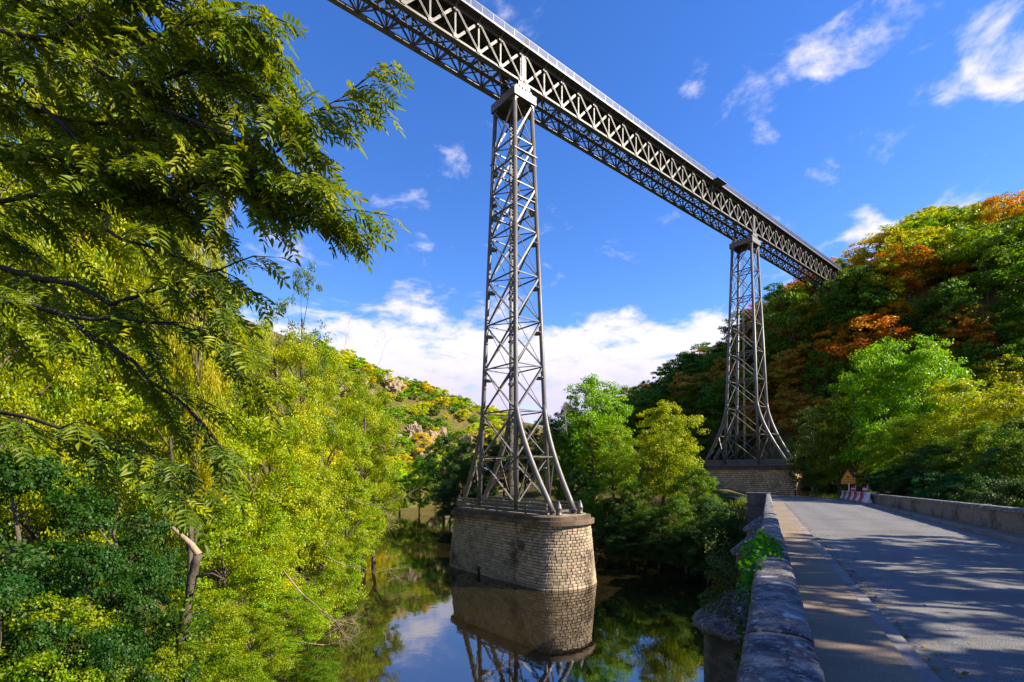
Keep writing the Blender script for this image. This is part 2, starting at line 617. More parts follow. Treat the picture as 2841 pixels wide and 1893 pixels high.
    g.color(g.ramp(g.noise(4, 6, .7, stretch=(4, 4, .3)), [(.3, (.06, .042, .028)), (.7, (.19, .14, .09))]))


make_materials()

# ------------------------------------------------------------------ terrain
BANK_L = np.array([(-75, -140), (-54, -70), (-41, -42), (-31, -22), (-25.5, -11), (-19.5, 6), (-10, 20), (-1, 31), (6, 42), (12, 58), (21, 76), (45, 92), (90, 102), (160, 108), (400, 120)], float)
BANK_R = np.array([(-28, -140), (-8, -80), (4, -45), (9, -32), (12, -20), (17, -9), (14.5, -2), (15, 12), (21, 34), (30, 52), (48, 68), (90, 78), (160, 84), (400, 96)], float)


def side_dist(P, line):
    """signed distance to a polyline, positive on its left-hand side"""
    best = np.full(len(P), 1e18)
    sgn = np.ones(len(P))
    for a, b in zip(line[:-1], line[1:]):
        d = b - a
        t = np.clip(((P - a) @ d) / (d @ d), 0, 1)
        q = P - (a + t[:, None] * d)
        r = (q ** 2).sum(1)
        cr = d[0] * (P[:, 1] - a[1]) - d[1] * (P[:, 0] - a[0])
        k = r < best - 1e-9
        best = np.where(k, r, best)
        sgn = np.where(k, np.sign(cr), sgn)
    return np.sqrt(best) * sgn


def sstep(x, a, b):
    t = np.clip((x - a) / (b - a), 0, 1)
    return t * t * (3 - 2 * t)


RD = Vector((math.sin(math.radians(66.5)), math.cos(math.radians(66.5)), 0))      # road heading
RL = Vector((RD.y, -RD.x, 0))                                                     # to the right of it
ROAD_Z0, ROAD_SLOPE = CAM.z - 1.5, -0.0259


def road(t, lat, dz=0.0):
    p = Vector((CAM.x, CAM.y, 0)) + RD * t + RL * lat
    p.z = ROAD_Z0 + ROAD_SLOPE * t + dz
    return p


def terrain(P):
    P = np.atleast_2d(np.asarray(P, float))
    x, y = P[:, 0], P[:, 1]
    dl, dr = side_dist(P, BANK_L), -side_dist(P, BANK_R)
    bump = 1.2 * np.sin(x * .11 + 1.3 * np.sin(y * .07)) * np.sin(y * .13 + x * .03) + .5 * np.sin(x * .37 + y * .21) * np.sin(y * .41)
    # left side
    crest = np.interp(x, [-140, -60, -20, 20, 52, 70, 106, 160, 300], [46, 50, 60, 57, 48, 43, 36, 30, 30])
    steep = np.interp(y, [-40, 10, 60, 90], [.42, .5, .9, 1.1])
    hl = 1.3 * sstep(dl, 0, 1.6) + steep * np.maximum(dl - 1.6, 0)
    hl = crest - np.logaddexp(0, (crest - hl) / 4) * 4
    hl = hl + bump * sstep(dl, 4, 16)
    # right side: bank, shelf with the road, wooded hill
    cy = np.interp(y, [-200, -120, -60, -42, -27, -9, 6, 29, 53, 75, 92], [48, 56, 68, 64, 61, 66, 61, 48, 32, 15, 7])
    shelf = 5.2 * sstep(dr, 0, 6) + 2.1 * sstep(dr, 5, 16)
    f = np.interp(x, [60, 88, 100, 125, 170, 300], [0, .64, .80, 1.0, 1.08, 1.1])
    hr = shelf + np.maximum(cy - shelf, 0) * np.minimum(f, 1.25) * sstep(dr, 6, 22)
    hr = hr + bump * sstep(dr, 14, 30) * sstep(x, 56, 66)
    h = np.where(dl > 0, hl, np.where(dr > 0, hr, -2.2 * sstep(np.minimum(-dl, -dr), 0, 5)))
    # added islet, out of view, to carry trees that shade the road
    ic = np.array([CAM.x, CAM.y]) + np.array(RD[:2]) * 10 + np.array(RL[:2]) * 14.5
    h = np.maximum(h, 1.7 - 3.4 * (((P - ic) ** 2).sum(1)) / 196.0)
    # level the ground under the road on the far bank
    q = P - np.array([CAM.x, CAM.y])
    t = q @ np.array(RD[:2]); lat = q @ np.array(RL[:2])
    w = sstep(t, 48.5, 53) * (1 - sstep(t, 92, 100)) * sstep(lat, -6, -2) * (1 - sstep(lat, 9.5, 14))
    h = h * (1 - w) + (ROAD_Z0 + ROAD_SLOPE * np.minimum(t, 84) - .12) * w
    # embankment behind the camera end of the bridge
    w = (1 - sstep(t, -16, -10)) * sstep(lat, -5, -1) * (1 - sstep(lat, 8, 12)) * sstep(t, -60, -40)
    h = h * (1 - w) + (ROAD_Z0 + .1) * w
    return h


def gz(x, y):
    return float(terrain([(x, y)])[0])


def build_ground():
    def axis(a, b, step, far):
        core = np.arange(a, b + .01, step)
        lo = a - np.geomspace(4, far, 16)[::-1]
        hi = b + np.geomspace(4, far, 16)
        return np.concatenate([lo, core, hi])
    xs, ys = axis(-110, 150, 1.5, 3000), axis(-110, 190, 1.5, 3000)
    X, Y = np.meshgrid(xs, ys)
    P = np.stack([X.ravel(), Y.ravel()], 1)
    Z = terrain(P)
    nx, ny = len(xs), len(ys)
    i = np.arange(nx * ny).reshape(ny, nx)
    F = np.stack([i[:-1, :-1], i[:-1, 1:], i[1:, 1:], i[1:, :-1]], -1).reshape(-1, 4)
    me = fast_mesh('ground', np.column_stack([P, Z]), F.ravel(), np.full(len(F), 4), M['earth'], True)
    tag(put('ground', me), kind='structure')
    b = MB()
    b.add([(-160, -160, 0), (420, -160, 0), (420, 140, 0), (-160, 140, 0)], [(0, 1, 2, 3)])
    tag(b.build('water', M['water']), kind='structure')


build_ground()

# ------------------------------------------------------------------ road bridge
PIER_T = (-0.9, 13.2, 27.3, 41.4)


def right_lat(t):
    return float(np.interp(t, [-20, 0, 20, 51, 72, 95], [5.6, 6.0, 6.7, 7.9, 7.95, 7.95]))


def strip(name, t0, t1, la, lb, dz, mat, step=2.0, thick=None):
    """a sheet (or slab) along the road between two lateral lines"""
    n = max(1, int(round((t1 - t0) / step)))
    b = MB()
    vs = []
    for i in range(n + 1):
        t = t0 + (t1 - t0) * i / n
        a_, b_ = (la(t) if callable(la) else la), (lb(t) if callable(lb) else lb)
        vs += [road(t, a_, dz), road(t, b_, dz)]
    fs = [(2 * i, 2 * i + 1, 2 * i + 3, 2 * i + 2) for i in range(n)]
    if thick:
        m = len(vs)
        vs += [v - Vector((0, 0, thick)) for v in vs]
        fs += [(2 * i + 1, m + 2 * i + 1, m + 2 * i + 3, 2 * i + 3) for i in range(n)]
        fs += [(m + 2 * i, 2 * i, 2 * i + 2, m + 2 * i + 2) for i in range(n)]
        fs += [(0, m, m + 1, 1), (2 * n, 2 * n + 1, m + 2 * n + 1, m + 2 * n)]
    b.add(vs, fs)
    return b.build(name, mat)


def slab_mesh(name, poly, h, mat, bev=.012):
    """closed stone from four ground corners, slightly chamfered on top"""
    b = MB()
    c = sum(poly, Vector()) / 4
    low = [p.copy() for p in poly]
    mid = [p + Vector((0, 0, h - bev)) for p in poly]
    top = [p + (c - p).normalized() * bev * 1.4 + Vector((0, 0, h)) for p in poly]
    b.add(low + mid + top, [(0, 1, 5, 4), (1, 2, 6, 5), (2, 3, 7, 6), (3, 0, 4, 7), (4, 5, 9, 8), (5, 6, 10, 9), (6, 7, 11, 10), (7, 4, 8, 11), (8, 9, 10, 11)])
    return b


def build_road():
    # carriageway on the bridge, then the junction on the far bank
    tag(strip('road', -30, 50, 1.125, lambda t: right_lat(t) - .45 - .14, 0, M['asphalt']), kind='structure')
    b = MB()
    n = 14
    vs = []
    for i in range(n + 1):
        t = 50 + 38 * i / n
        a = np.interp(t, [50, 54, 62, 88], [1.125, -.6, -3.0, -9])
        c = np.interp(t, [50, 68, 74, 88], [right_lat(50) - .59, 7.36, 6.4, 3.0])
        dz = 0.0
        vs += [road(t, a, dz), road(t, c, dz)]
    b.add(vs, [(2 * i, 2 * i + 1, 2 * i + 3, 2 * i + 2) for i in range(n)])
    tag(b.build('road', M['asphalt']), kind='structure')
    # left footway: base plus poured bays with narrow joints
    fw = strip('pavement', -30, 49, .125, .98, .02, M['mortar'], thick=.3)
    tag(fw, kind='structure')
    edges = [-12, -6, 0, 6.5, 13, 19.5, 25.5, 31, 37, 43, 48.8]
    for a, c in zip(edges[:-1], edges[1:]):
        poly = [road(a + .012, .133), road(a + .012, .972), road(c - .012, .972), road(c - .012, .133)]
        slab_mesh('paving_bay', poly, .115, M['pavement']).build('paving_bay', M['pavement'], fw)
    kb = strip('kerb', -30, 49, .98, 1.105, -.02, M['mortar'], thick=.2)
    tag(kb, kind='structure')
    t = -6.0
    while t < 48.5:
        L = R.uniform(.85, 1.15)
        poly = [road(t + .008, .978), road(t + .008, 1.118), road(t + L - .008, 1.118), road(t + L - .008, .978)]
        slab_mesh('kerb_stone', poly, .10 + R.uniform(-.006, .006), M['kerb'], .02).build('kerb_stone', M['kerb'], kb)
        t += L
    rp = strip('pavement', -20, 70, lambda t: right_lat(t) - .46, lambda t: right_lat(t) + .05, .015, M['mortar'], thick=.3)
    tag(rp, kind='structure')
    t = -4.0
    while t < 67:
        L = 3.1
        poly = [road(t + .01, right_lat(t) - .44), road(t + .01, right_lat(t) + .02), road(t + L - .01, right_lat(t + L) + .02), road(t + L - .01, right_lat(t + L) - .44)]
        slab_mesh('paving_bay', poly, .12, M['pavement']).build('paving_bay', M['pavement'], rp)
        t += L
    rk = strip('kerb', -20, 70, lambda t: right_lat(t) - .585, lambda t: right_lat(t) - .47, -.02, M['mortar'], thick=.2)
    tag(rk, kind='structure')
    t = -3.0
    while t < 68:
        L = R.uniform(.9, 1.1)
        ra, rb_ = right_lat(t), right_lat(t + L)
        poly = [road(t + .008, ra - .592), road(t + .008, ra - .452), road(t + L - .008, rb_ - .452), road(t + L - .008, rb_ - .592)]
        slab_mesh('kerb_stone', poly, .11 + R.uniform(-.006, .006), M['kerb'], .02).build('kerb_stone', M['kerb'], rk)
        t += L


def coping_stone(t0, t1, l0, l1, z0, z1, round_left=True, seg=10, jit=0.004):
    """rounded coping stone running along the road"""
    b = MB()
    nt = max(2, int((t1 - t0) / (.06 if t0 < 14 else .3)))
    w = l1 - l0
    prof = [(0.0, z0)]
    for k in range(seg + 1):
        a = math.pi * (1 - k / seg)
        u = .5 + .5 * math.cos(a)
        prof.append((u, z0 + (z1 - z0) * (.55 + .45 * math.sin(a) ** .45)))
    prof.append((1.0, z0))
    vs = []
    ph = R.uniform(0, 9)
    for i in range(nt + 1):
        t = t0 + (t1 - t0) * i / nt
        e = .012 if i in (0, nt) else 0.0
        for k, (u, z) in enumerate(prof):
            n = jit * 1.3 * (noise.noise(Vector((t * 9, u * 3.2, ph))) + .7 * noise.noise(Vector((t * 22, u * 7, ph + 5)))) - (.005 * (noise.noise(Vector((t * 3.1, u * 1.2, ph * 3))) > .35))
            vs.append(road(t, l0 + u * w + (n if 0 < k < len(prof) - 1 else 0), z - e + n * .6))
    m = len(prof)
    fs = [(i * m + k, i * m + k + 1, (i + 1) * m + k + 1, (i + 1) * m + k) for i in range(nt) for k in range(m - 1)]
    b.add(vs, fs, True)
    b.add([vs[k] for k in range(m)], [tuple(reversed(range(m)))])
    b.add([vs[nt * m + k] for k in range(m)], [tuple(range(m))])
    return b


def wall_strip(name, mat, parent, t0, t1, la, lb, za, zb, step=1.5):
    n = max(1, int((t1 - t0) / step))
    b = MB()
    vs = []
    for i in range(n + 1):
        t = t0 + (t1 - t0) * i / n
        a_, b_ = (la(t) if callable(la) else la), (lb(t) if callable(lb) else lb)
        vs += [road(t, a_, za), road(t, b_, za), road(t, b_, zb), road(t, a_, zb)]
    fs = []
    for i in range(n):
        for k in range(4):
            fs.append((4 * i + k, 4 * i + (k + 1) % 4, 4 * i + 4 + (k + 1) % 4, 4 * i + 4 + k))
    fs += [(3, 2, 1, 0), (4 * n, 4 * n + 1, 4 * n + 2, 4 * n + 3)]
    b.add(vs, [tuple(reversed(f)) for f in fs])
    return b.build(name, mat, parent)


def build_bridge():
    root = empty('road_bridge', road(20, 3, -8), 'old grey stone road bridge over the river with lichen-covered parapets', 'bridge')
    # arched body
    L0, L1 = -.09, 8.4
    b = MB()
    ts = np.arange(-16, 50.01, .3)
    span = 11.7

    def soffit(t):
        for a, c in zip((-15.0,) + PIER_T, PIER_T + (49.6,)):
            s0, s1 = a + 1.0, c - 1.0
            if s0 < t < s1:
                u = (t - (s0 + s1) / 2) / ((s1 - s0) / 2)
                return 2.6 + 4.1 * math.sqrt(max(0, 1 - u * u)) + (ROAD_Z0 + ROAD_SLOPE * t - 8.4) * .6
        return -1.5
    vs = []
    for t in ts:
        z = min(soffit(t), ROAD_Z0 + ROAD_SLOPE * t - .8)
        top = ROAD_Z0 + ROAD_SLOPE * t - .06
        for la in (L0, L1):
            p = road(t, la); q = p.copy()
            p.z, q.z = top, z
            vs += [p, q]
    n = len(ts)
    fs = []
    for i in range(n - 1):
        o, k = 4 * i, 4 * i + 4
        fs += [(o, o + 1, k + 1, k), (o + 2, k + 2, k + 3, o + 3), (o + 1, o + 3, k + 3, k + 1), (o, k, k + 2, o + 2)]
    b.add(vs, fs)
    b.build('arches', M['bridge_stone'], root)
    # cornice band under the parapet, outer face
    wall_strip('string_course', M['bridge_stone'], root, -14, 48.5, -.2, -.08, -.12, .10)
    # left parapet: wall and coping stones
    wall_strip('parapet', M['bridge_stone'], root, -14, 48.5, -.09, .13, -.05, .62)
    t = -6.0
    while t < 48.0:
        L = R.uniform(1.15, 1.6)
        t1 = min(t + L, 48.4)
        o = R.uniform(-.008, .008)
        coping_stone(t + .009, t1 - .009, -.115 + o, .19 + o, .62, .80 + R.uniform(-.008, .008)).build('coping_stone', M['coping'], root)
        t = t1
    # end block of the left parapet with its moulding
    wall_strip('end_pillar', M['bridge_stone'], root, 48.4, 50.2, -1.6, .18, -4.0, .72)
    wall_strip('pillar_coping', M['coping'], root, 48.3, 50.3, -1.7, .25, .72, .86)
    wall_strip('pillar_moulding', M['bridge_stone'], root, 48.3, 50.3, -1.77, -.08, -.35, -.1)
    # right parapet
    RLa = lambda t: right_lat(t) + .03
    RLb = lambda t: right_lat(t) + .36
    wall_strip('parapet', M['bridge_stone'], root, -14, 69, RLa, RLb, -.2, .76)
    t = -6.0
    while t < 68.8:
        t1 = min(t + R.uniform(1.8, 2.4), 69.1)
        la, lb = right_lat(t) + .0, right_lat(t) + .40
        # straight stone: follow the line by shifting both ends
        st = coping_stone(t + .006, t1 - .006, la, lb, .76, .90, seg=6, jit=.004)
        st.build('coping_stone', M['coping'], root)
        t = t1
    # cutwaters with capped tops
    for tp in PIER_T:
        z_rim = ROAD_Z0 + ROAD_SLOPE * tp - 1.95
        c = road(tp, 0.0)
        ang = math.atan2(RD.y, RD.x)
        b = MB()
        n = 16

        def ring(r, z, push=0.0):
            out = []
            for k in range(n + 1):
                a = math.pi * k / n
                p = road(tp + r * 1.05 * math.cos(a), -.03 - r * 1.4 * math.sin(a) - push)
                p.z = z
                out.append(p)
            return out
        prof = [(1.12, -1.5), (1.04, 2.0), (1.0, z_rim)]
        rows = [ring(r, z) for r, z in prof]
        b.add([p for r in rows for p in r], [(i * (n + 1) + k, i * (n + 1) + k + 1, (i + 1) * (n + 1) + k + 1, (i + 1) * (n + 1) + k) for i in range(len(rows) - 1) for k in range(n)], True)
        b.build('cutwater', M['bridge_stone'], root)
        b = MB()
        prof = [(1.0, z_rim), (1.16, z_rim + .03), (1.2, z_rim + .16), (1.14, z_rim + .27), (.98, z_rim + .45), (.7, z_rim + .82), (.35, z_rim + 1.15), (.02, z_rim + 1.3)]
        rows = [ring(r, z) for r, z in prof]
        for i, row in enumerate(rows[1:-1]):
            for k, p in enumerate(row):
                p.z += .05 * math.sin(k * 2.1 + i + tp); p.x += .03 * math.sin(k * 3.3 + i * 2 + tp)
        b.add([p for r in rows for p in r], [(i * (n + 1) + k, i * (n + 1) + k + 1, (i + 1) * (n + 1) + k + 1, (i + 1) * (n + 1) + k) for i in range(len(rows) - 1) for k in range(n)], True)
        b.build('cutwater_cap', M['coping'], root)


build_road()
build_bridge()

# ------------------------------------------------------------------ railway viaduct
ZC0, ZS = 43.834, 4.5253          # first collar, collar spacing
T_TOP = 48.15


def half(z):
    return 1.19 + .0245 * (ZC0 - z), 1.694 + .0339 * (ZC0 - z)


FLARE = [(-d, .1406 * d ** 1.5) for d in (0, .8, 1.7, 2.6, 3.5, 4.525, 5.6, 6.7, 7.8, 9.05, 10.45)]


def build_tower(tx, zb, n_col, label):
    root = empty('iron_tower', (tx, 0, zb), label, 'tower', 'iron lattice towers of the viaduct')
    iron = M['iron']
    cols = [ZC0 - ZS * k for k in range(n_col)]
    kf = n_col - 3
    zf = cols[kf]                                     # where the outer legs leave the shaft
    fl = {}
    for sx in (-1, 1):
        for sy in (-1, 1):
            def P(z, dy=0.0):
                a, b_ = half(z)
                return Vector((tx + sx * a, sy * (b_ + dy), z))
            b = MB().tube([P(47.3), P(zf), P(zb + .35)], [.215, .23, .23], 14)
            leg = b.build('leg', iron, root)
            for z in cols:
                m = Matrix.Translation(P(z)) @ Matrix.Diagonal((.86, .86, 1.1, 1))
                put('collar', unit_mesh('ring', iron), leg, m)
            MB().lathe([(.27, 0), (.42, .02), (.42, .1), (.29, .16), (.26, .5), (.30, .55), (.23, .62)], 16, P(zb)).build('foot', iron, leg)
            MB().lathe([(.23, -.45), (.25, -.3), (.36, -.06), (.36, 0)], 14, P(47.3)).build('capital', iron, leg)
            # flared outer leg
            base = zf
            pts = [Vector((P(zf).x + sx * .05 * dz, P(zf).y + sy * off, zf + dz)) for dz, off in FLARE]
            pts = [p for p in pts if p.z > zb + .2]
            end = pts[-1] + (pts[-1] - pts[-2]).normalized() * max(.1, (pts[-1].z - zb - .1))
            end.z = zb + .1
            pts.append(end)
            fl[(sx, sy)] = pts
            fleg = MB().tube(pts, [.24] + [.27] * (len(pts) - 2) + [.29], 14).build('outer_leg', iron, root)
            for k in (1, 2):
                z = zf - ZS * k
                i = next(i for i in range(len(pts) - 1) if pts[i].z >= z >= pts[i + 1].z)
                u = (pts[i].z - z) / (pts[i].z - pts[i + 1].z)
                c = pts[i].lerp(pts[i + 1], u)
                q = (pts[i + 1] - pts[i]).to_track_quat('Z', 'Y').to_matrix().to_4x4()
                put('collar', unit_mesh('ring', iron), fleg, Matrix.Translation(c) @ q @ Matrix.Diagonal((1.02, 1.02, 1.2, 1)))
            MB().lathe([(.42, 0), (.42, .12), (.34, .16), (.34, .75), (.3, .85)], 16, (end.x, end.y, zb)).build('boot', iron, fleg)
            # anchor post beside the foot
            if n_col == 9:
                MB().lathe([(.3, 0), (.3, .1), (.25, .14), (.25, .52), (.29, .56), (.29, .64), (.25, .68), (.2, .95), (.1, 1.05), (.12, 1.12), (.06, 1.22), (.01, 1.25)], 16,
                           (end.x, end.y + sy * .72, zb)).build('anchor_post', iron, root)
    # bracing
    nodes = [47.25] + [z - .66 for z in cols] + [zb + .75]
    nodes = [z for i, z in enumerate(nodes) if i == len(nodes) - 1 or z > zb + 1.6]

    def C(sx, sy, z):
        a, b_ = half(z)
        return Vector((tx + sx * a, sy * b_, z))
    for i, (z0, z1) in enumerate(zip(nodes[:-1], nodes[1:])):
        for s in (-1, 1):
            # faces across the track (x = const): two stout struts
            o = Vector((s * .07, 0, 0))
            bar('brace', C(s, 1, z0) + o, C(s, -1, z1) + o, .09, .2, iron, root, up=(s, 0, 0), kind='bar')
            bar('brace', C(s, -1, z0) - o, C(s, 1, z1) - o, .09, .18, iron, root, up=(s, 0, 0), kind='double')
            # faces along the track: one stout, one slender
            o = Vector((0, s * .07, 0))
            bar('brace', C(1, s, z0) + o, C(-1, s, z1) + o, .16, .09, iron, root, up=(0, s, 0), kind='double')
            bar('brace', C(-1, s, z0) - o, C(1, s, z1) - o, .07, .07, iron, root, up=(0, s, 0), kind='rod')
        if i > 0:
            for s in (-1, 1):
                bar('girt', C(s, 1, z0), C(s, -1, z0), .12, .12, iron, root, kind='double')
                bar('girt', C(1, s, z0), C(-1, s, z0), .1, .1, iron, root)
            bar('plan_brace', C(1, 1, z0), C(-1, -1, z0), .08, .08, iron, root)
            bar('plan_brace', C(1, -1, z0 + .1), C(-1, 1, z0 + .1), .08, .08, iron, root)
    # ties between shaft and outer legs
    for (sx, sy), pts in fl.items():
        z = cols[kf + 1] - .66
        i = next(i for i in range(len(pts) - 1) if pts[i].z >= z >= pts[i + 1].z)
        q = pts[i].lerp(pts[i + 1], (pts[i].z - z) / (pts[i].z - pts[i + 1].z))
        bar('tie', C(sx, sy, z), q, .12, .14, iron, root, kind='double')
        bar('tie', q, C(sx, sy, zb + .6), .12, .14, iron, root, kind='double')
        z = cols[kf] - .9
        i = next(i for i in range(len(pts) - 1) if pts[i].z >= z >= pts[i + 1].z)
    for sx in (-1, 1):
        z = cols[kf + 1] - .66
        for (sy) in (-1, 1):
            pass
    for sy in (-1, 1):
        a, c = fl[(-1, sy)], fl[(1, sy)]
        z = cols[kf + 1] - .66
        i = next(i for i in range(len(a) - 1) if a[i].z >= z >= a[i + 1].z)
        u = (a[i].z - z) / (a[i].z - a[i + 1].z)
        bar('girt', a[i].lerp(a[i + 1], u), c[i].lerp(c[i + 1], u), .1, .12, iron, root)
    # sole rails along the foot
    ye = abs(fl[(1, 1)][-1].y)
    for sx in (-1, 1):
        x = tx + sx * (half(zb)[0] - .05)
        for dz, hh in ((.19, .3), (.56, .25), (.92, .2)):
            bar('sole_rail', (x, -ye, zb + dz), (x, ye, zb + dz), .14, hh, iron, root)
        for yy in (-ye * .6, 0, ye * .6):
            bar('rail_post', (x, yy, zb), (x, yy, zb + 1.0), .2, .16, iron, root)
    for sy in (-1, 1):
        bar('sole_rail', (tx - half(zb)[0], sy * ye, zb + .3), (tx + half(zb)[0], sy * ye, zb + .3), .16, .2, iron, root)
    # head frame: four deep beams, flanges and a top plate
    a, b_ = 1.42, 1.88
    for s in (-1, 1):
        cap = MB().box(tx - a, tx + a, s * b_ - .06, s * b_ + .06, 47.28, 48.08).build('head_beam', iron, root)
        MB().box(tx - a - .07, tx + a + .07, s * b_ - .16, s * b_ + .16, 48.083, 48.15).build('flange', iron, cap)
        MB().box(tx - a, tx + a, s * b_ - .12, s * b_ + .12, 47.22, 47.277).build('flange', iron, cap)
        cap = MB().box(tx + s * a - .06, tx + s * a + .06, -b_ + .063, b_ - .063, 47.28, 48.078).build('head_beam', iron, root)
        MB().box(tx + s * a - .12, tx + s * a + .12, -b_ + .13, b_ - .13, 47.222, 47.276).build('flange', iron, cap)
        # curved haunches
        for t2 in (-1, 1):
            hb = MB()
            for axis in ('y', 'x'):
                prof = []
                for k in range(7):
                    an = math.pi / 2 * k / 6
                    prof.append((.9 * (1 - math.sin(an)), .75 * (1 - math.cos(an))))
                pts = [(0, 0)] + prof
                m = len(pts)
                vs = []
                for th in (-.025, .025):
                    for u, v in pts:
                        if axis == 'y':
                            vs.append((tx + s * (a - .13) + th, t2 * (b_ - .2 - u), 47.2 - v))
                        else:
                            vs.append((tx + s * (a - .18 - u * .7), t2 * (b_ - .1) + th, 47.2 - v))
                hb.add(vs, [tuple(range(m)), tuple(reversed(range(m, 2 * m)))] + [(k, (k + 1) % m, m + (k + 1) % m, m + k) for k in range(m)])
            hb.build('haunch', iron, root)
    MB().box(tx - a + .06, tx + a - .06, -b_ + .06, b_ - .06, 47.95, 48.06).build('head_plate', M['deck_plate'], root)
    for sy in (-1.5, 1.5):
        for dx in (-.9, -.45, 0, .45, .9):
            MB().box(tx + dx - .14, tx + dx + .14, sy - .2, sy + .2, 48.152, 48.5).build('bearing', iron, root)
        MB().box(tx - .75, tx + .75, sy - .24, sy + .24, 48.503, 48.98).build('saddle', iron, root)
    # ladder inside the back leg
    lx, ly = tx + .35, .55
    lad = MB()
    for d in (-.22, .22):
        lad.bar((lx + d, ly, zb + 1), (lx + d, ly, 47.2), .05, .05)
    z = zb + 1.2
    while z < 47:
        lad.bar((lx - .22, ly, z), (lx + .22, ly, z), .03, .03); z += .33
    lad.build('ladder', iron, root)
    return root


def build_girder():
    root = empty('viaduct_girder', (20, 0, 48.98), 'long dark iron lattice girder carrying the railway high across the valley', 'viaduct')
    iron, dark = M['girder_iron_shaded'], M['deck_plate']
    YN, YF, ZB, ZT = -1.5, 1.6, 49.18, 52.2
    posts = [-41.9 + 2.6 * k for k in range(17)]
    xs = [(x, x + 2.6) for x in posts[:-1]] + [(.3 + 2.6 * k, .3 + 2.6 * (k + 1)) for k in range(19)] + [(50.3 + 2.6 * k, 50.3 + 2.6 * (k + 1)) for k in range(15)]
    X0, X1 = xs[0][0], xs[-1][1]
    for y, s in ((YN, -1), (YF, 1)):
        for nm, z, w, h in (('bottom_chord', ZB, .12, .34), ('top_chord', ZT, .12, .26)):
            c = bar(nm, (X0, y, z), (X1, y, z), w, h, iron, root)
        bar('bottom_flange', (X0, y, ZB - .2), (X1, y, ZB - .2), .5, .055, iron, root)
        bar('top_flange', (X0, y, ZT + .16), (X1, y, ZT + .16), .44, .05, iron, root)
        allx = sorted(set([round(v, 3) for a in xs for v in a]))
        for x in allx:
            bar('post', (x, y, ZB + .17), (x, y, ZT - .13), .16, .17, iron, root, up=(1, 0, 0), kind='double')
        for tx in (0, 50):
            bar('tower_post', (tx, y + s * .03, ZB + .16), (tx, y + s * .03, ZT - .12), .2, .5, iron, root, up=(1, 0, 0), kind='double')
            bar('tower_post', (tx, y - s * .05, ZB + .16), (tx, y - s * .05, ZT - .12), .06, .66, iron, root, up=(1, 0, 0))
        for a, c in xs:
            bar('diagonal', (a + .05, y + s * .11, ZT - .1), (c - .08, y + s * .11, ZB + .16), .07, .2, iron, root, up=(0, 0, 1), kind='double')
            bar('diagonal', (a + .1, y - s * .04, ZB + .16), (c - .05, y - s * .04, ZT - .1), .05, .24, iron, root, up=(0, 0, 1))
            m = Matrix.Translation(((a + c) / 2, s * 2.1, 52.56))
            if 35.5 < (a + c) / 2 < 38.5 and s < 0:
                continue
            put('railing_panel', rail_mesh(), root, m)
        for tx in (0, 50):
            put('railing_panel', rail_mesh(), root, Matrix.Translation((tx, s * 2.1, 52.56)) @ Matrix.Diagonal((.231, 1, 1, 1)))
        for x in allx:
            if s < 0:
                for zz, hh in ((ZT - .2, .42), (ZB + .22, .42)):
                    MB().box(x - .24, x + .24, y - .165, y - .155, zz - hh / 2, zz + hh / 2).build('gusset', iron, root)
            put('bracket', bracket_mesh(s), root, Matrix.Translation((x, y, 0)))
    # deck with edge beams, cross beams and stringers
    MB().box(X0, X1, -2.12, 2.12, 52.42, 52.5).build('deck', dark, root)
    for s in (-1, 1):
        MB().box(X0, X1, min(s * 2.125, s * 2.19), max(s * 2.125, s * 2.19), 52.40, 52.56).build('edge_beam', M['rail_paint'], root)
        MB().box(X0, X1, s * .75 - .09, s * .75 + .09, 52.0, 52.417).build('stringer', dark, root)
    allx = sorted(set([round(v, 3) for a in xs for v in a]))
    for x in allx:
        bar('cross_beam', (x, YN + .08, 52.0), (x, YF - .08, 52.0), .14, .4, dark, root)
        bar('sway_brace', (x, YN + .1, 51.7), (x, YF - .1, ZB + .2), .07, .09, dark, root)
        bar('sway_brace', (x + .09, YF - .1, 51.7), (x + .09, YN + .1, ZB + .2), .07, .09, dark, root)
        bar('bottom_strut', (x, YN + .2, ZB - .13), (x, YF - .2, ZB - .13), .1, .12, iron, root)
    for a, c in xs:
        bar('wind_brace', (a, YN + .2, ZB - .1), (c, YF - .2, ZB - .1), .1, .07, iron, root)
        bar('wind_brace', (a, YF - .2, ZB - .04), (c, YN + .2, ZB - .04), .1, .07, iron, root)
    MB().box(X0, X1, -.16, .3, ZB - .02, ZB + .06).build('gangway', dark, root)
    bar('gangway_rail', (X0, .32, ZB + .95), (X1, .32, ZB + .95), .04, .05, iron, root)
    # lookout refuge hung outside the railing
    a, c = 35.9, 38.5
    rf = MB().box(a, c, -3.0, -2.2, 52.41, 52.49).build('refuge', iron, root)
    for y0, y1, x0, x1 in ((-3.0, -3.0, a, c), (-3.0, -2.16, a, a), (-3.0, -2.16, c, c)):
        for z in (53.0, 53.55):
            bar('refuge_rail', (x0, y0, z), (x1, y1, z), .08, .08, M['iron'], rf)
    for x in (a, a + .87, a + 1.73, c):
        bar('refuge_post', (x, -3.0, 52.5), (x, -3.0, 53.55), .08, .08, M['iron'], rf)
    for x in (a + .2, c - .2):
        bar('refuge_strut', (x, -2.95, 52.4), (x, -1.58, 51.3), .07, .07, iron, rf)
    # running rails
    for y in (-.72, .72):
        MB().box(X0, X1, y - .035, y + .035, 52.62, 52.77).build('rail', M['galvanised'], root)
    for k, x in enumerate(np.arange(X0 + .3, X1, 1.3)):
        MB().box(x - .12, x + .12, -1.3, 1.3, 52.503, 52.618)
    return root


_RM = {}


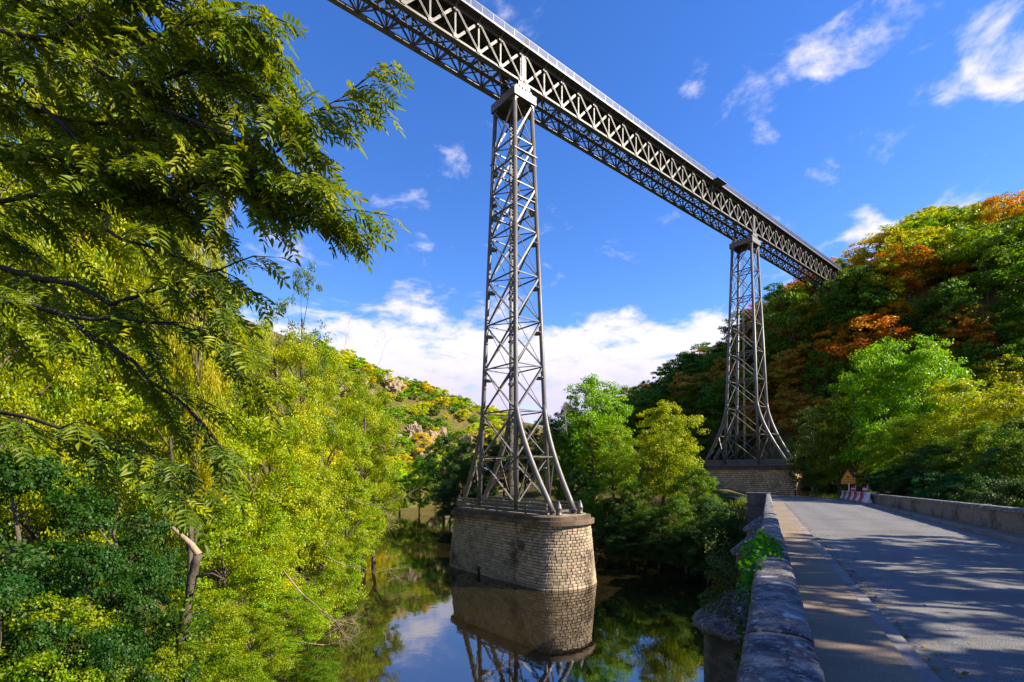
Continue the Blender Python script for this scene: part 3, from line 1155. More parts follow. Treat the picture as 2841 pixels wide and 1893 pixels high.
def rail_mesh():
    if 'r' not in _RM:
        b = MB()
        b.box(-1.3, 1.3, -.02, .02, .78, .83); b.box(-1.3, 1.3, -.015, .015, .08, .115)
        for k in range(26):
            x = -1.3 + .05 + k * .1
            b.box(x - .011, x + .011, -.011, .011, .115, .78)
        for x in (-1.28, 0):
            b.box(x - .025, x + .025, -.03, .03, 0, .83)
        _RM['r'] = b.mesh('railing_panel', M['rail_paint'])
    return _RM['r']


def bracket_mesh(s):
    if s not in _RM:
        b = MB()
        pts = []
        for k in range(9):
            a = math.pi / 2 * k / 8
            pts.append((0, s * (.1 + .5 * (1 - math.cos(a))), 51.85 + .53 * math.sin(a)))
        b.tube(pts, [.085, .075, .065, .06, .06, .06, .06, .06, .065], 7)
        b.tube([(0, s * .1, 51.6), (0, s * .1, 51.86)], [.05, .11], 8)
        _RM[s] = b.mesh('bracket', M['iron'])
    return _RM[s]


T1 = build_tower(0, 6.26, 9, 'tall iron lattice tower standing on the stone pier in the river')
T2 = build_tower(50, 10.92, 8, 'smaller-looking iron lattice tower on the far bank before the wooded hill')
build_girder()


def stadium(hw, hl, n=14, nose=2.7, c=-.55):
    """outline of a round-nosed pier (half width, half length), counter-clockwise from +x side; points and cumulative length"""
    pts = []
    ys = hl - nose
    out = []
    for k in range(2 * n + 1):
        a = math.pi * k / (2 * n)
        out.append((hw * math.cos(a), c + ys + nose * math.sin(a)))
    for k in range(2 * n + 1):
        a = math.pi + math.pi * k / (2 * n)
        out.append((hw * math.cos(a), c - ys + nose * math.sin(a)))
    return out


BRICKS = []


def brick_meshes(mat):
    if not BRICKS or BRICKS[0].materials[0] != mat:
        BRICKS.clear()
        rr = random.Random(3)
        for v in range(5):
            b = MB()
            j = lambda: rr.uniform(-.006, .006)
            back = [(-.5, 0, -.5), (.5, 0, -.5), (.5, 0, .5), (-.5, 0, .5)]
            mid = [(x * .985, -.10 + j(), z * .97) for x, _, z in back]
            fr = [(x * .84 + j(), -.145 + 2.2 * j(), z * .74 + j() * 3) for x, _, z in back]
            b.add(back + mid + fr, [(0, 1, 5, 4), (1, 2, 6, 5), (2, 3, 7, 6), (3, 0, 4, 7), (4, 5, 9, 8), (5, 6, 10, 9), (6, 7, 11, 10), (7, 4, 8, 11), (8, 9, 10, 11)])
            BRICKS.append(b.mesh('brick', mat))
    return BRICKS


def lay_bricks(root, cx, cy, outline_at, z0, z1, course, length, mat, core_mat, n_parts, seen_from):
    """lay courses of rough-faced stones; the ones nearest the viewer's side are single parts, the rest one joined part"""
    items = []
    n = int(round((z1 - z0) / course))
    ch = (z1 - z0) / n
    rr = random.Random(5)
    for i in range(n):
        z = z0 + (i + .5) * ch
        ol = outline_at(z)
        P = np.array(ol + [ol[0]])
        seg = np.sqrt((np.diff(P, axis=0) ** 2).sum(1))
        cum = np.concatenate([[0], np.cumsum(seg)])
        tot = cum[-1]
        s = -(length * .5 if i % 2 else 0) + rr.uniform(-.04, .04)
        while s < tot - .05:
            L = length * rr.uniform(.85, 1.15)
            a, c = max(s, 0), min(s + L, tot)
            s += L
            if c - a < .1:
                continue
            q = lambda u: Vector((np.interp(u, cum, P[:, 0]), np.interp(u, cum, P[:, 1]), 0))
            p0, p1 = q(a), q(c)
            d = p1 - p0
            ln = d.length
            if ln < .05:
                continue
            x = d / ln
            y = Vector((-x.y, x.x, 0))
            m = Matrix(((x.x * (ln - .04), y.x, 0, 0), (x.y * (ln - .04), y.y, 0, 0), (0, 0, ch - .036, 0), (0, 0, 0, 1)))
            c0 = (p0 + p1) / 2
            o_ = .09 + rr.uniform(-.018, .014)
            m.translation = (cx + c0.x + y.x * o_, cy + c0.y + y.y * o_, z)
            out = -y
            pos = Vector(m.translation)
            face = out.dot((seen_from - pos).normalized())
            items.append((face > .12, (seen_from - pos).length, m, rr.randrange(5)))
    items.sort(key=lambda t: (not t[0], t[1]))
    ms = brick_meshes(mat)
    for f, d, m, k in items[:n_parts]:
        put('brick', ms[k], root, m)
    rest = MB()
    tint = []
    for f, d, m, k in items[n_parts:]:
        me = ms[k]
        rest.add([m @ v.co for v in me.vertices], [tuple(p.vertices) for p in me.polygons])
        tint += [rr.random()] * len(me.polygons)
    o = rest.build('brickwork', mat, root)
    at = o.data.attributes.new('tint', 'FLOAT', 'FACE')
    at.data.foreach_set('value', tint)
    o['kind'] = 'stuff'


def extrude_outline(ol, z0, z1, cx=0, cy=0, ol2=None):
    b = MB()
    n = len(ol)
    ol2 = ol2 or ol
    b.add([(cx + x, cy + y, z0) for x, y in ol] + [(cx + x, cy + y, z1) for x, y in ol2],
          [(k, (k + 1) % n, n + (k + 1) % n, n + k) for k in range(n)] + [tuple(range(n, 2 * n)), tuple(reversed(range(n)))])
    return b


def build_piers():
    root = empty('stone_pier', (0, 0, 0), 'round-nosed masonry pier of pale stones standing in the river', 'pier', 'masonry piers of the viaduct')
    ztop = 5.42
    hw = lambda z: 2.95 + .075 * (ztop - z)
    hl = lambda z: 8.35 + .075 * (ztop - z)
    ol = lambda z: stadium(hw(z), hl(z), 14, 1.9)
    core = lambda z: stadium(hw(z) - .07, hl(z) - .07, 14, 1.85)
    extrude_outline(core(-1.5), -1.5, ztop, 0, 0, core(ztop)).build('core', M['mortar'], root)
    lay_bricks(root, 0, 0, ol, -.28, ztop, .262, .5, M['pier_brick'], M['mortar'], 300, CAM)
    # cornice of cut blocks and weathered top course
    def blocks(name, hw0, hl0, z0, z1, hw1, hl1, L, mat):
        a, c = stadium(hw0, hl0, 14, 2.0), stadium(hw1, hl1, 14, 1.9)
        step = 2
        n = len(a)
        k = 0
        while k < n:
            big = math.hypot(a[(k + 1) % n][0] - a[k][0], a[(k + 1) % n][1] - a[k][1]) > 2
            if big:                      # straight side: cut into blocks
                p, q, p2, q2 = Vector((*a[k], 0)), Vector((*a[(k + 1) % n], 0)), Vector((*c[k], 0)), Vector((*c[(k + 1) % n], 0))
                cnt = max(1, int((q - p).length / L))
                runs = [([p.lerp(q, i / cnt), p.lerp(q, (i + 1) / cnt)], [p2.lerp(q2, i / cnt), p2.lerp(q2, (i + 1) / cnt)]) for i in range(cnt)]
                k += 1
            else:
                e = k
                while e < k + 4 and math.hypot(a[(e + 1) % n][0] - a[e % n][0], a[(e + 1) % n][1] - a[e % n][1]) < 2:
                    e += 1
                runs = [([Vector((*a[i % n], 0)) for i in range(k, e + 1)], [Vector((*c[i % n], 0)) for i in range(k, e + 1)])]
                k = e
            for lo, hi in runs:
                b = MB()
                m = len(lo)
                inn = [Vector((p.x * .55, -.55 + (p.y + .55) * .55, 0)) for p in lo]
                g = (lo[-1] - lo[0]).normalized() * .008
                lo = [p.copy() for p in lo]; hi = [p.copy() for p in hi]
                lo[0] += g; lo[-1] -= g; hi[0] += g; hi[-1] -= g
                vs = [(p.x, p.y, z0) for p in lo] + [(p.x, p.y, z1 - .03) for p in lo] + [(p.x * .995, p.y * .995, z1) for p in hi] + [(p.x, p.y, z1) for p in inn] + [(p.x, p.y, z0) for p in inn]
                fs = []
                for r in range(4):
                    for i in range(m - 1):
                        fs.append((r * m + i, r * m + i + 1, (r + 1) * m + i + 1, (r + 1) * m + i))
                for i in range(m - 1):
                    fs.append((4 * m + i, 4 * m + i + 1, i + 1, i))
                fs.append(tuple(r * m for r in range(5))); fs.append(tuple(reversed([r * m + m - 1 for r in range(5)])))
                b.add(vs, fs)
                b.build(name, mat, root)
    blocks('cornice_block', 3.28, 8.68, 5.43, 5.86, 3.28, 8.68, 1.3, M['pier_cap'])
    blocks('top_block', 3.02, 8.42, 5.865, 6.2, 2.75, 8.1, 1.9, M['pier_cap'])
    extrude_outline(stadium(2.7, 8.0, 14, 1.8), 5.87, 6.255).build('top_slab', M['pier_brick'], root)
    # drain arch low on the long face and the round tie plate
    def face_pt(y, z):
        return -hw(z)
    b = MB()
    y0, z0 = 1.2, -.3
    x = face_pt(y0, .5) - .085
    prof = [(-.2, z0), (.2, z0), (.2, .55)] + [(.2 * math.cos(a), .55 + .22 * math.sin(a)) for a in np.linspace(0.2, math.pi - .2, 7)] + [(-.2, .55)]
    m = len(prof)
    b.add([(x, y0 + u, v) for u, v in prof] + [(x - .02, y0 + u, v) for u, v in prof], [tuple(range(m)), tuple(reversed(range(m, 2 * m)))] + [(k, (k + 1) % m, m + (k + 1) % m, m + k) for k in range(m)])
    b.build('drain_arch', M['hole'], root)
    mt = Matrix.Translation((face_pt(0, 3.6) - .07, -4.9, 3.55)) @ Matrix.Rotation(-math.pi / 2, 4, 'Y')
    put('tie_plate', MB().lathe([(.42, 0), (.42, .06), (.34, .09), (.3, .09), (.27, .06), (.1, .06), (.08, .11), (.01, .11)], 20).mesh('tie_plate', M['pier_cap']), root, mt)

    r2 = empty('stone_pier', (50, 0, 6.5), 'low brown masonry base under the far tower beside the road', 'pier', 'masonry piers of the viaduct')
    rect = lambda hw, hl: [(hw, -hl), (hw, hl), (-hw, hl), (-hw, -hl)]
    extrude_outline(rect(3.2, 8.6), 3, 10.3, 50, 0).build('core', M['mortar'], r2)
    lay_bricks(r2, 50, 0, lambda z: rect(3.26, 8.66), 4.2, 10.3, .3, .62, M['brown_brick'], M['mortar'], 300, CAM)
    extrude_outline(rect(3.55, 8.95), 10.32, 10.62, 50, 0).build('cornice', M['pier_cap'], r2)
    extrude_outline(rect(3.2, 8.6), 10.63, 10.9, 50, 0).build('top_slab', M['pier_cap'], r2)
    ab = empty('abutment', (92, 0, 40), 'stone abutment taking the far end of the girder into the hill', 'abutment')
    MB().box(88.2, 98, -3.2, 3.2, 34, 48.9).build('wall', M['bridge_stone'], ab)
    MB().box(87.9, 98, -3.4, 3.4, 48.91, 49.0).build('bearing_shelf', M['pier_cap'], ab)
    MB().box(89.8, 98, -2.9, 2.9, 49.01, 52.38).build('back_wall', M['bridge_stone'], ab)


build_piers()

# ------------------------------------------------------------------ vegetation
def leaf_arrays(C, Nrm, size, width, rg, shape='hex', droop=0.0):
    """leaf-sized faces at points C facing roughly Nrm"""
    n = len(C)
    Nrm = Nrm / np.maximum(np.linalg.norm(Nrm, axis=1, keepdims=True), 1e-6)
    A = rg.normal(size=(n, 3))
    A[:, 2] -= droop
    A -= Nrm * (A * Nrm).sum(1, keepdims=True)
    A /= np.maximum(np.linalg.norm(A, axis=1, keepdims=True), 1e-6)
    B = np.cross(Nrm, A)
    s = (size * rg.uniform(.7, 1.3, n))[:, None]
    if shape == 'hex':
        prof = [(0, 0, 0), (.3, .5, .1), (.72, .42, .08), (1, 0, -.06), (.72, -.42, .08), (.3, -.5, .1)]
    else:
        prof = [(0, 0, 0), (.5, .5, .1), (1, 0, 0), (.5, -.5, .1)]
    k = len(prof)
    V = np.stack([C + s * (A * (u - .5) + B * (v * width) + Nrm * w) for u, v, w in prof], 1).reshape(-1, 3)
    return V, k


def crown_mesh(name, lobes, n_sub, n_leaf, leaf, width, seed, shape='quad', flat=.75, spread=1.0, droop=0.0):
    """lobes: list of (centre, radius). Foliage hangs in small clumps inside every lobe, denser near its outside"""
    rg = np.random.default_rng(seed)
    Cs, Ns, cl = [], [], []
    vol = np.array([r ** 2 for _, r in lobes])
    subs = np.maximum(1, np.round(n_sub * vol / vol.sum())).astype(int)
    for (c, r), ns in zip(lobes, subs):
        c = np.asarray(c, float)
        for j in range(ns):
            d = rg.normal(size=3)
            d /= np.linalg.norm(d)
            if d[2] < -.35 and rg.random() < .7:
                d[2] *= -.6
            rad = r * rg.uniform(.45, 1.02)
            p = c + d * rad * np.array([1, 1, flat])
            sr = r * rg.uniform(.22, .40) * spread
            m = max(4, int(n_leaf / subs.sum() * rg.uniform(.6, 1.4)))
            q = rg.normal(size=(m, 3))
            q /= np.linalg.norm(q, axis=1, keepdims=True)
            q *= (rg.random(m) ** .45)[:, None]
            pts = p + q * sr * np.array([1.15, 1.15, .62])
            Cs.append(pts)
            Ns.append(q * .5 + d * .45 + np.array([0, 0, .55]) + rg.normal(size=(m, 3)) * .55)
            cl.append(np.full(m, np.clip(rg.normal(.5, .25), 0, 1)))
    C, Nn, cl = np.concatenate(Cs), np.concatenate(Ns), np.concatenate(cl)
    V, k = leaf_arrays(C, Nn, leaf, width, rg, shape, droop)
    n = len(C)
    return fast_mesh(name, V, np.arange(n * k), np.full(n, k), M['leaf'], False, {'tint': rg.random(n), 'clump': cl})


def trunk_mesh(name, H, r0, targets, seed, mat, lean=(0, 0)):
    rr = random.Random(seed)
    b = MB()
    n = 7
    top = H * .8
    pts = [Vector((lean[0] * (i / n) ** 1.5 + rr.uniform(-.02, .02) * H * (i > 0), lean[1] * (i / n) ** 1.5 + rr.uniform(-.02, .02) * H * (i > 0), -.6 + (top + .6) * i / n)) for i in range(n + 1)]
    b.tube(pts, [r0 * (1.25 if i == 0 else 1) * (1 - .8 * i / n) for i in range(n + 1)], 8)
    for t in targets:
        t = Vector(t)
        zs = max(H * .18, t.z - (Vector((t.x, t.y)).length) * rr.uniform(.7, 1.1))
        zs = min(zs, top * .95)
        u = (zs + .6) / (top + .6) * n
        i = min(int(u), n - 1)
        s = pts[i].lerp(pts[i + 1], u - i)
        rs = r0 * (1 - .8 * u / n) * .5
        mid = s.lerp(t, .5) + Vector((rr.uniform(-.1, .1), rr.uniform(-.1, .1), .12 * (t - s).length * rr.uniform(.2, 1)))
        b.tube([s, s.lerp(mid, .5), mid, mid.lerp(t, .55), t], [rs, rs * .8, rs * .6, rs * .4, rs * .15], 6, caps=False)
    return b.mesh(name, mat)


def broadleaf(seed, H, rx, base, n_lobe, n_sub, n_leaf, leaf, width=.62, shape='quad', bark='bark', r0=None, spread=1.0, droop=0.0, flat=.75, fill=.8):
    """a tree kind: (trunk mesh, crown mesh, height)"""
    rr = random.Random(seed)
    lobes = []
    cz, rz = H * (1 + base) / 2, H * (1 - base) / 2
    for i in range(n_lobe):
        a = i * 2.399 + rr.uniform(-.5, .5)
        v = -0.85 + 1.75 * (i + .5) / n_lobe + rr.uniform(-.1, .1)
        ring = math.sqrt(max(0.05, 1 - min(.98, abs(v)) ** 2))
        k = rr.uniform(.5, .74) * ring
        rad = rx * rr.uniform(.38, .56) * fill * (1.1 - .25 * max(0, v))
        lobes.append(((rx * k * math.cos(a), rx * k * math.sin(a), cz + rz * v * .78), rad))
    lobes.append(((0, 0, H - rx * .42), rx * .42 * fill))
    tr = trunk_mesh('trunk', H, r0 or H * .021, [c for c, r in lobes], seed, M[bark])
    cr = crown_mesh('crown', lobes, n_sub, n_leaf, leaf, width, seed + 50, shape, flat, spread, droop)
    zmax = max(v.co.z for v in cr.vertices)
    return tr, cr, zmax


KINDS = {}


def kind(name, *args, **kw):
    KINDS[name] = broadleaf(*args, **kw)


# far woodland (coarse leaves), trees of the middle distance, fine-leaved near trees
for i in range(5):
    kind(f'hill{i}', 20 + i, 10, 3.9 + .35 * (i % 3), .02, 11 + i % 3, 130, 7500, .27, .7, fill=1.0)
for i in range(3):
    kind(f'mid{i}', 40 + i, 14, 4.8, .0, 20, 300, 30000, .2, .7, fill=.95)
for i in range(4):
    kind(f'near{i}', 60 + i, 11, 3.4, .1, 14, 300, 27000, .105, .72, shape='hex', fill=.9, spread=.9)
kind('shade_tree', 47, 17, 3.9, .2, 20, 210, 16000, .2, .7, fill=.85, spread=.8)  # crown gaps shaped to dapple the near road with shade
for i in range(2):
    kind(f'tall{i}', 66 + i, 18, 4.6, .08, 22, 520, 56000, .125, .72, fill=.82, spread=.85)
kind('willow', 71, 15, 4.6, .06, 20, 420, 56000, .125, .6, shape='quad', droop=.3, spread=.95)
kind('sparse', 75, 10, 2.6, .3, 10, 120, 6500, .11, .5, shape='quad', spread=1.0, bark='bark_dark')
for i in range(3):
    kind(f'bush{i}', 80 + i, 3.2, 1.9, .0, 8, 110, 9000, .085, .7, shape='hex', fill=1.05)
for i in range(2):
    kind(f'scrub{i}', 90 + i, 5, 2.8, .0, 7, 60, 1800, .36, .7, fill=1.1)


def ivy_kind(seed):
    rr = random.Random(seed)
    lobes = []
    for i in range(16):
        z = .8 + i * .72
        lobes.append(((rr.uniform(-.5, .5), rr.uniform(-.5, .5), z), rr.uniform(.75, 1.15) * (1 - .3 * (i / 16))))
    return trunk_mesh('trunk', 13, .25, [c for c, r in lobes[::3]], seed, M['bark']), crown_mesh('crown', lobes, 190, 21000, .11, .8, seed, 'hex', 1.0, 1.0), 12.6


KINDS['ivy'] = ivy_kind(5)


def plant(name, k, x, y, z, height, col, label, cat, group=None, wide=1.0, rot=None, tilt=(0, 0)):
    tr, cr, zm = KINDS[k]
    s = height / zm
    root = bpy.data.objects.new(name, None)
    root.empty_display_size = .5
    COL.objects.link(root)
    root.location = (x, y, z)
    root.rotation_euler = (tilt[0], tilt[1], R.uniform(0, 6.28) if rot is None else rot)
    root.scale = (s * wide, s * wide, s)
    tag(root, label, cat, group)
    for nm, me in (('trunk', tr), ('crown', cr)):
        o = bpy.data.objects.new(nm, me)
        COL.objects.link(o)
        o.parent = root
        o.color = (*col, 1)
    return root


def spot(px, dist):
    d = ray_dir(px, 1310)
    d.z = 0
    d.normalize()
    return CAM.x + d.x * dist, CAM.y + d.y * dist


def tree_at(name, k, px, dist, top_py, rad, col, label, cat='tree', group=None, sink=.2, zbase=None, tilt=(0, 0)):
    """a tree whose foot stands dist metres off in the direction of a pixel column and whose top reaches a given height"""
    x, y = spot(px, dist)
    z = gz(x, y) if zbase is None else zbase
    if z < .1:
        z = .1
    ang = math.atan((px - 1420.5) / FPX)
    ztop = CAM.z + (1310 - top_py) / FPX * dist * math.cos(ang)
    h = max(1.2, ztop - z + sink)
    tr, cr, zm = KINDS[k]
    rx = max(abs(v.co.x) for v in cr.vertices) if (k, 'r') not in KINDS else KINDS[(k, 'r')]
    KINDS[(k, 'r')] = rx
    wide = rad / (rx * h / zm)
    return plant(name, k, x, y, z - sink, h, col, label, cat, group, wide, tilt=tilt)


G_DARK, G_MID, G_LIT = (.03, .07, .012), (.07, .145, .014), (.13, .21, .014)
Y_GRN, YEL, ORA, RUST, BROWN = (.30, .31, .014), (.5, .38, .016), (.52, .28, .018), (.42, .19, .028), (.30, .19, .04)


def hill_colour(px, py):
    """autumn colour by place on the hill, as the wood is mixed"""
    r = R.random()
    if px > 2500 and py < 700:
        return (G_LIT, 'bright green') if r < .6 else (Y_GRN, 'yellow-green') if r < .93 else (ORA, 'orange')
    if 2080 < px < 2560 and py < 960:
        return (RUST, 'rust-red') if r < .26 else (ORA, 'orange') if r < .46 else (YEL, 'golden') if r < .58 else (Y_GRN, 'yellow-green') if r < .66 else (G_MID, 'green')
    if px > 2480:
        return (Y_GRN, 'yellow-green') if r < .25 else (G_MID, 'green') if r < .75 else (BROWN, 'brown') if r < .93 else (RUST, 'rust-red')
    if px < 2080:
        return (G_MID, 'green') if r < .6 else (G_LIT, 'bright green') if r < .75 else (G_DARK, 'dark green') if r < .88 else (BROWN, 'brown')
    return (BROWN, 'brown') if r < .3 else (G_MID, 'green') if r < .85 else (RUST, 'rust-red')


def project(p):
    v = Vector(p) - CAM
    fw = Vector((math.cos(PITCH) * math.sin(YAW), math.cos(PITCH) * math.cos(YAW), math.sin(PITCH)))
    rt = Vector((math.cos(YAW), -math.sin(YAW), 0))
    up = rt.cross(fw)
    d = v.dot(fw)
    if d < .1:
        return None
    return 1420.5 + FPX * v.dot(rt) / d, PPY - FPX * v.dot(up) / d, d


ORD = 'first second third fourth fifth sixth seventh eighth ninth tenth eleventh twelfth thirteenth fourteenth fifteenth sixteenth seventeenth eighteenth nineteenth twentieth'.split() + ['twenty-' + w for w in 'first second third fourth fifth sixth seventh eighth ninth'.split()] + ['thirtieth'] * 30
PENDING = {}


def number(o, word, noun, px, row, col):
    pick = lambda v, cuts, names: names[sum(v >= c for c in cuts)]
    PENDING.setdefault((word, noun, pick(*row), pick(*col)), []).append((px, o))


def name_them():
    """give look-alike plants of one place their order from the left"""
    for (word, noun, row, col), items in PENDING.items():
        items.sort(key=lambda t: t[0])
        for i, (px, o) in enumerate(items):
            which = f'{ORD[i]} {word} {noun} from the left' if len(items) > 1 else f'only {word} {noun}'
            o['label'] = f'{which} {row} {col}'
            o['group'] = f'{word} {noun}{"es" if noun == "bush" else "s"} {row} {col}'
    PENDING.clear()


def build_hill_wood():
    pts = []
    y = -78.0
    row = 0
    while y < 78:
        x = 57.0 + (row % 2) * 2.6
        while x < 128:
            px_, py_ = x + R.uniform(-1.6, 1.6), y + R.uniform(-1.6, 1.6)
            z = gz(px_, py_)
            pts.append((px_, py_, z))
            x += 5.2
        y += 4.9
        row += 1
    n = 0
    for x, y, z in pts:
        if z < 9.0 or (abs(y) < 4.5 and 44 < x < 57) or (x > 84 and abs(y) < 4.2):
            continue
        if abs(y) < 7 and z + 8 > 49 and x < 88:
            h = max(2.2, 48.3 - z)
            if h > 9:
                h = 9
        else:
            h = R.choice((R.uniform(4.5, 7), R.uniform(6.5, 10), R.uniform(8.5, 12.5)))
        pr = project((x, y, z + h * .8))
        if not pr or not (-100 < pr[1] < 2000) or pr[0] > 3000 or pr[0] < 1300:
            continue
        if x > 112 and z + h < 60 and R.random() < .4:
            continue
        col, word = hill_colour(pr[0], pr[1])
        f = R.uniform(.8, 1.25)
        col = tuple(c * f for c in col)
        o = plant('hillside_tree', f'hill{R.randrange(5)}', x, y, z - .4, h + .4, col, 'tree', 'tree', None, wide=R.uniform(.8, 1.6) * (1.25 if h < 7 else 1))
        number(o, word, 'tree', pr[0], (z, (22, 36, 50), ('at the hillfoot', 'midway uphill', 'high uphill', 'on the hilltop')),
               (pr[0], (1950, 2120, 2330, 2530, 2700), ('left of the far tower', 'behind the far tower', 'by the viaduct end', 'above the warning sign', 'above the maples', 'over the parapet end')))
    for x, y, top in ((80.5, -5.2, 49.6), (83.5, -6.5, 50.6), (86.5, -5.6, 51.6), (89.5, -5.0, 52.8), (78, 3.5, 48.4), (82, -8.5, 49.5), (91, -7.5, 53.5), (84, -3.6, 48.6)):
        z = gz(x, y)
        o = plant('hillside_tree', f'hill{R.randrange(5)}', x, y, z - .4, max(3, top - z + .4), (.09, .15, .014), 'tree', 'tree', None, wide=R.uniform(.7, .95))
        number(o, 'olive', 'tree', x, (0, (), ('hiding the end',)), (0, (), ('of the viaduct',)))
    name_them()


build_hill_wood()


def build_left_hill():
    """scrub and rock on the sunlit slope across the bend of the river"""
    placed = []
    for i in range(1500):
        px = R.uniform(880, 1430)
        d = R.uniform(105, 240)
        x, y = spot(px, d)
        P = np.array([(x, y)])
        dl = side_dist(P, BANK_L)[0]
        if dl < 3:
            continue
        z = gz(x, y)
        pr = project((x, y, z))
        r = R.random()
        col, word = ((G_MID, 'green') if r < .25 else (G_LIT, 'bright green') if r < .55 else (Y_GRN, 'yellow-green') if r < .94 else (YEL, 'golden'))
        big = dl < 16
        h = R.uniform(5.5, 9) if big else R.uniform(2.0, 5.2)
        zone = 'on the far bank at the foot of the sunlit slope' if big else 'on the sunlit rocky slope beyond the bend'
        if pr is None or sum(1 for q in placed if (q[0] - x) ** 2 + (q[1] - y) ** 2 < (2.6 if not big else 4.2) ** 2):
            continue
        placed.append((x, y))
        o = plant('slope_tree' if big else 'scrub_bush', f'hill{R.randrange(5)}' if big else f'scrub{R.randrange(2)}', x, y, z - .3, h, tuple(min(.5, c * R.uniform(1.2, 1.7)) for c in col),
                  'bush', 'tree' if big else 'bush', None, wide=R.uniform(.9, 1.4) * (1 if big else 1.15))
        number(o, word, 'tree' if big else 'bush', pr[0], (z, (9, 20, 32, 44), ('by the water', 'low on the sunlit slope', 'midway up the sunlit slope', 'high on the sunlit slope', 'along the sunlit ridge')),
               (pr[0], (1010, 1090, 1160, 1230, 1310), ('above the willows', 'behind the willow tips', 'left of the rocks', 'among the rocks', 'beside the river tower', 'behind the river tower')))
    name_them()
    # rock outcrops
    rr = random.Random(8)
    for i, (px, d, s) in enumerate(((1150, 172, 11), (1185, 166, 9), (1235, 162, 10), (1215, 180, 9), (1010, 175, 9), (1290, 185, 11), (1090, 190, 8), (940, 170, 8))):
        x, y = spot(px, d)
        z = gz(x, y)
        b = MB()
        n, m = 44, 30
        vs = []
        off = Vector((rr.uniform(0, 50), rr.uniform(0, 50), rr.uniform(0, 50)))
        for j in range(m + 1):
            th = math.pi * j / m
            for k in range(n):
                a = 2 * math.pi * k / n
                d3 = Vector((math.sin(th) * math.cos(a), math.sin(th) * math.sin(a), math.cos(th)))
                q = d3 * 1.6 + off
                r = .85 + .5 * noise.noise(q) + .28 * noise.noise(q * 2.3) + .16 * abs(noise.noise(Vector((q.x * 2, q.y * 2, q.z * 7)))) + .10 * noise.noise(q * 6.1)
                vs.append((x + s * .55 * r * d3.x, y + s * .45 * r * d3.y, z + s * .62 * r * d3.z))
        b.add(vs, [(j * n + k, (j + 1) * n + k, (j + 1) * n + (k + 1) % n, j * n + (k + 1) % n) for j in range(m) for k in range(n)])
        words = ('tallest pinkish rock face', 'jagged pinkish rock', 'pale rock face lowest', 'broken pale rock', 'small rock', 'pale rock', 'small ledge of rock', 'weathered rock')
        tag(b.build('rock_outcrop', M['rock']), f'{words[i]} bare among scrub on the sunlit slope beyond the river', 'rock', 'rocks on the sunlit slope')


build_left_hill()


